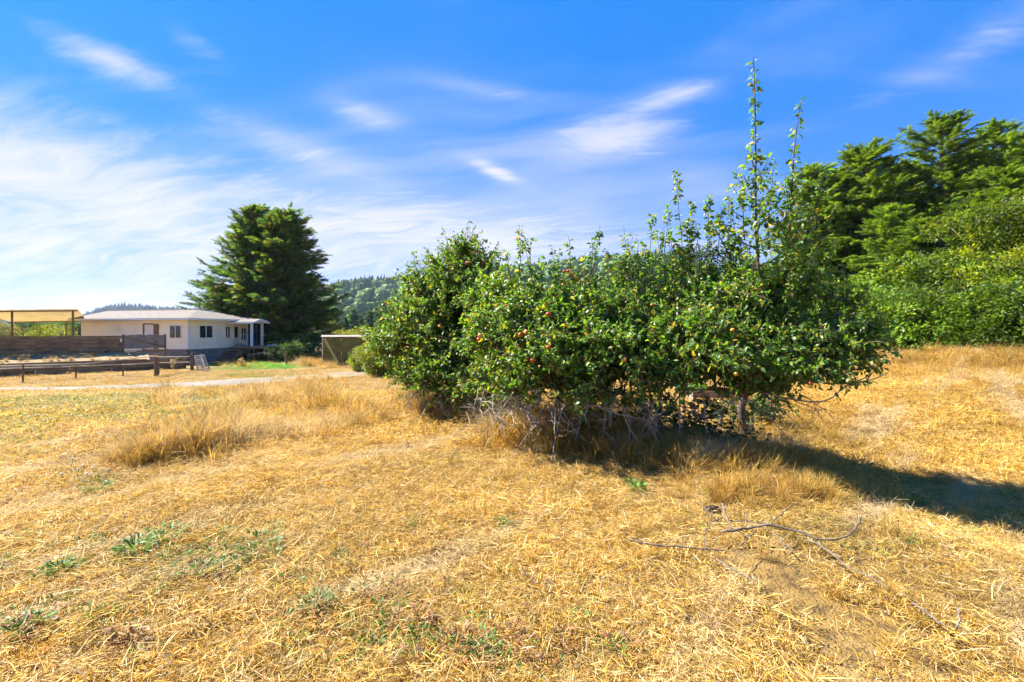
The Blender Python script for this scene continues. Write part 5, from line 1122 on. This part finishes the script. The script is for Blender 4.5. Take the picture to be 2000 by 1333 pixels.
X_, Y_, S_ = clumps([(520, 714, 55, 6, 260, 1.0), (480, 712, 60, 5, 180, 1.0), (435, 711, 40, 5, 90, .9), (545, 716, 30, 4, 60, 1.0)])
place_s('green_lawn', X_, Y_, S_, gr_p, 'bright green lawn patch in front of the house stairs')

# green weeds
WG = [(.075, .18, .02), (.11, .23, .025), (.06, .14, .022)]
def weed_mesh(seed, n=46, h=.12, wd=.30, cols=WG, red=False):
    r = np.random.default_rng(seed); a = r.random(n) * 6.283; d = nrm(np.stack([np.cos(a), np.sin(a), .4 + 1.1 * r.random(n)], -1)); rad = (.10 if n > 60 else .06) * np.sqrt(r.random(n))
    p_ = np.stack([np.cos(a) * rad, np.sin(a) * rad, .085 * r.random(n)], -1); mb = MB(); Mx = frames(d, nrm(rnd_dirs(n, r) * .4 + [0, 0, 1])) * (h * (.4 + .7 * r.random(n)))[:, None, None]
    for k, c in enumerate(cols):
        w_ = (np.arange(n) % len(cols)) == k; mb.bake(leaf_proto(wd, .1, .35, c), p_[w_], Mx[w_], (.7 + .6 * r.random((w_.sum(), 1))) * np.ones((1, 3)))
    return np.concatenate(mb.V), np.concatenate([t_ for t_ in mb.T]), np.concatenate(mb.C)
wp_ = [weed_mesh(s_, 170, .042 + .010 * (s_ % 3), .24) for s_ in range(4)]
WM = []
for q in range(4): me = MB().add(wp_[q][0], T=wp_[q][1], c=wp_[q][2]).mesh('weed', True); me.materials.append(M['weed']); WM.append(me)
for k, (px, py, s_, lab) in enumerate([(190, 968, 1.25, 'dark green weed below the tall dry grass ridge at left'), (328, 1062, 1.3, 'green weed clump at the upper end of the lower left weed trail'), (265, 1090, 1.1, 'green weed in the middle of the lower left weed trail'),
        (405, 1125, 1.1, 'low spreading green weed below the lower left weed trail'), (505, 1085, 1.45, 'largest upright green weed, right of the lower left weed trail'), (660, 1090, .6, 'small isolated green weed between left weeds and centre'), (1242, 962, .95, 'bright green weed in front of the middle apple tree'),
        (940, 1285, 1.0, 'green weed near the bottom edge at the centre'), (800, 1035, .55, 'tiny dark green weed in the pale straw at centre'), (980, 1030, .75, 'small green weed right of centre in the straw'), (118, 1128, .9, 'green weed at the far lower left, below the straw drift'),
        (540, 1032, .6, 'small dark green weed above the largest weed'), (205, 1222, .9, 'sparse green weed near the lower left corner'), (620, 1190, .9, 'green weed among matted straw at lower centre left'), (55, 1245, .9, 'reddish green weed at the lower left corner'), (435, 1052, .8, 'flat green weed between the weed trail and the largest weed')]):
    link('weed', WM[k % 4], None, G(px, py), k * 1.7, label=lab, category='weed', group='green weeds in the mown straw').scale = (s_ * .85, s_ * .85, s_ * (.95 if k % 2 else 1.15))
sm_p = [proto_obj('small_weed', weed_mesh(20 + q, 36, .038, .3), M['weed']) for q in range(3)]
X_, Y_, S_ = clumps([(250, 1090, 260, 50, 40, .9), (420, 1120, 160, 50, 30, .9), (90, 1180, 160, 90, 24, .9), (620, 1150, 300, 120, 30, .8), (820, 1240, 300, 90, 34, .8), (300, 1075, 150, 50, 26, .8), (480, 1110, 160, 60, 16, .7), (230, 1230, 160, 50, 14, .7), (700, 1200, 300, 90, 24, .6), (950, 1290, 400, 50, 30, .6), (1000, 1100, 500, 120, 26, .5), (1700, 960, 120, 14, 16, .9), (1800, 985, 130, 16, 20, .9), (1900, 1005, 90, 14, 12, .9), (1430, 935, 200, 20, 18, .7), (1850, 1050, 120, 30, 12, .7),
                     (180, 940, 120, 20, 14, .8), (460, 940, 160, 16, 8, .6), (60, 870, 120, 40, 14, .8), (850, 860, 200, 20, 14, .6), (1950, 870, 120, 60, 14, .8), (1500, 900, 100, 20, 10, .9)])
place_s('small_weeds', X_, Y_, S_, sm_p, 'tiny green weeds sprinkled through the straw', cat='weeds')
rd_p = [proto_obj('red_sorrel', weed_mesh(30 + q, 50, .05, .22, [(.24, .10, .05), (.30, .15, .07), (.16, .10, .04)]), M['weed']) for q in range(2)]
X_, Y_, S_ = clumps([(60, 1240, 60, 30, 8, 1.0), (240, 1260, 60, 30, 6, .9), (330, 1110, 160, 40, 10, .8), (900, 1100, 300, 100, 16, .7), (1050, 1280, 200, 50, 12, .9), (860, 1255, 120, 40, 8, 1.0), (560, 1180, 160, 60, 10, .9)])
place_s('reddish_weeds', X_, Y_, S_, rd_p, 'reddish brown sorrel stalks scattered in the straw', cat='weeds')
# yarrow: stalks with flat white heads
def yarrow(seed):
    r = np.random.default_rng(seed); mb = MB(); out = []
    for q in range(5):
        x, y = r.normal(size=2) * .22; h = .05 + .09 * r.random(); mb.bar((x, y, 0), (x + .02, y, h), .004, .004, (.2, .24, .08)); a = np.arange(6) * 6.283 / 6
        V = np.concatenate([[(x + .02, y, h + .008)], np.stack([x + .02 + .014 * np.cos(a), y + .014 * np.sin(a), h - .004 + 0 * a], -1)]); mb.add(V, T=[(0, 1 + k, 1 + (k + 1) % 6) for k in range(6)], c=(.78, .76, .70))
    T = np.concatenate(mb.T + [q[:, [0, 1, 2]] for q in mb.Q] + [q[:, [0, 2, 3]] for q in mb.Q]); return np.concatenate(mb.V), T, np.concatenate(mb.C)
ya_p = [proto_obj('yarrow', yarrow(q), M['weed']) for q in range(3)]
X_, Y_, S_ = clumps([(90, 828, 60, 6, 12, 1.0), (60, 855, 60, 8, 6, 1.0), (160, 808, 120, 12, 12, 1.0), (260, 810, 120, 20, 14, 1.0), (230, 845, 60, 8, 8, 1.0), (160, 925, 40, 14, 3, 1.0), (330, 785, 60, 8, 8, 1.0), (20, 805, 30, 10, 5, 1.0)])
place_s('yarrow_flowers', X_, Y_, S_, ya_p, 'small white yarrow heads in the olive grass at left', cat='flowers')
# dry stalks by the stairs
def stalk_plant(label, px, py, top, seed):
    b0 = G(px, py); h = CAMZ + (HZ - top) / FPX * b0[1] - b0[2]; r = np.random.default_rng(seed); t = thing('dry_weed', label, 'plant', b0, 0, 'dry weeds before the house'); mb = MB(); lf = MB()
    for q in range(5):
        a = r.random() * 6.283; s_ = np.linspace(0, 1, 5); pts = np.stack([math.cos(a) * .3 * h * s_ ** 2, math.sin(a) * .2 * h * s_ ** 2, h * (.7 + .3 * r.random()) * s_], -1); mb.tube(pts, np.linspace(.016, .006, 5), 4)
        k = 16; tt_ = .3 + .7 * r.random(k); p_ = np.stack([np.interp(tt_, s_, pts[:, ax]) for ax in range(3)], -1); lf.bake(tri_leaf(.5, .2, (.46, .36, .14)), p_, frames(rnd_dirs(k, r), rnd_dirs(k, r)) * (.12 + .1 * r.random(k))[:, None, None])
    mb.build('stems', M['rail'], t, kind='stuff'); lf.build('leaves', M['straw'], t, kind='stuff')
stalk_plant('tall dry weed in front of the stairs', 486, 706, 684, 1); stalk_plant('tall dry weed in front of the deck', 505, 704, 683, 2); stalk_plant('short dry weed left of the stair weeds by the lawn', 470, 716, 699, 3)
stalk_plant('thin dry weed between the thick post and the pallet', 338, 722, 698, 4)
g_ = b305 + [0, 0, h305]; t = thing('dry_weed', 'tuft of dry weed growing from the thick fence post top', 'plant', g_ - [0, 0, .02]); pr_ = blade_tuft(26, .05, .15, .4, .02, .6, .4, TAN, r_)
MB().add(pr_[0], T=pr_[1], c=pr_[2]).build('blades', M['straw'], t, kind='stuff')

# ------------------------------------------------------------------ haze
hz_m = bpy.data.materials.new('haze_air'); hz_m.use_nodes = True; n = NT(hz_m.node_tree); n.n.clear()
pv = n.new('ShaderNodeVolumePrincipled'); pv.inputs['Density'].default_value = 0.00012; pv.inputs['Color'].default_value = (.58, .72, 1.0, 1); pv.inputs['Anisotropy'].default_value = 0.2
om = n.new('ShaderNodeOutputMaterial'); n.l.new(pv.outputs[0], om.inputs['Volume'])
HAZE = True
if HAZE: mbbox((-3600, -700, -4), (3600, 3700, 135)).build('haze', hz_m, None, kind='stuff')
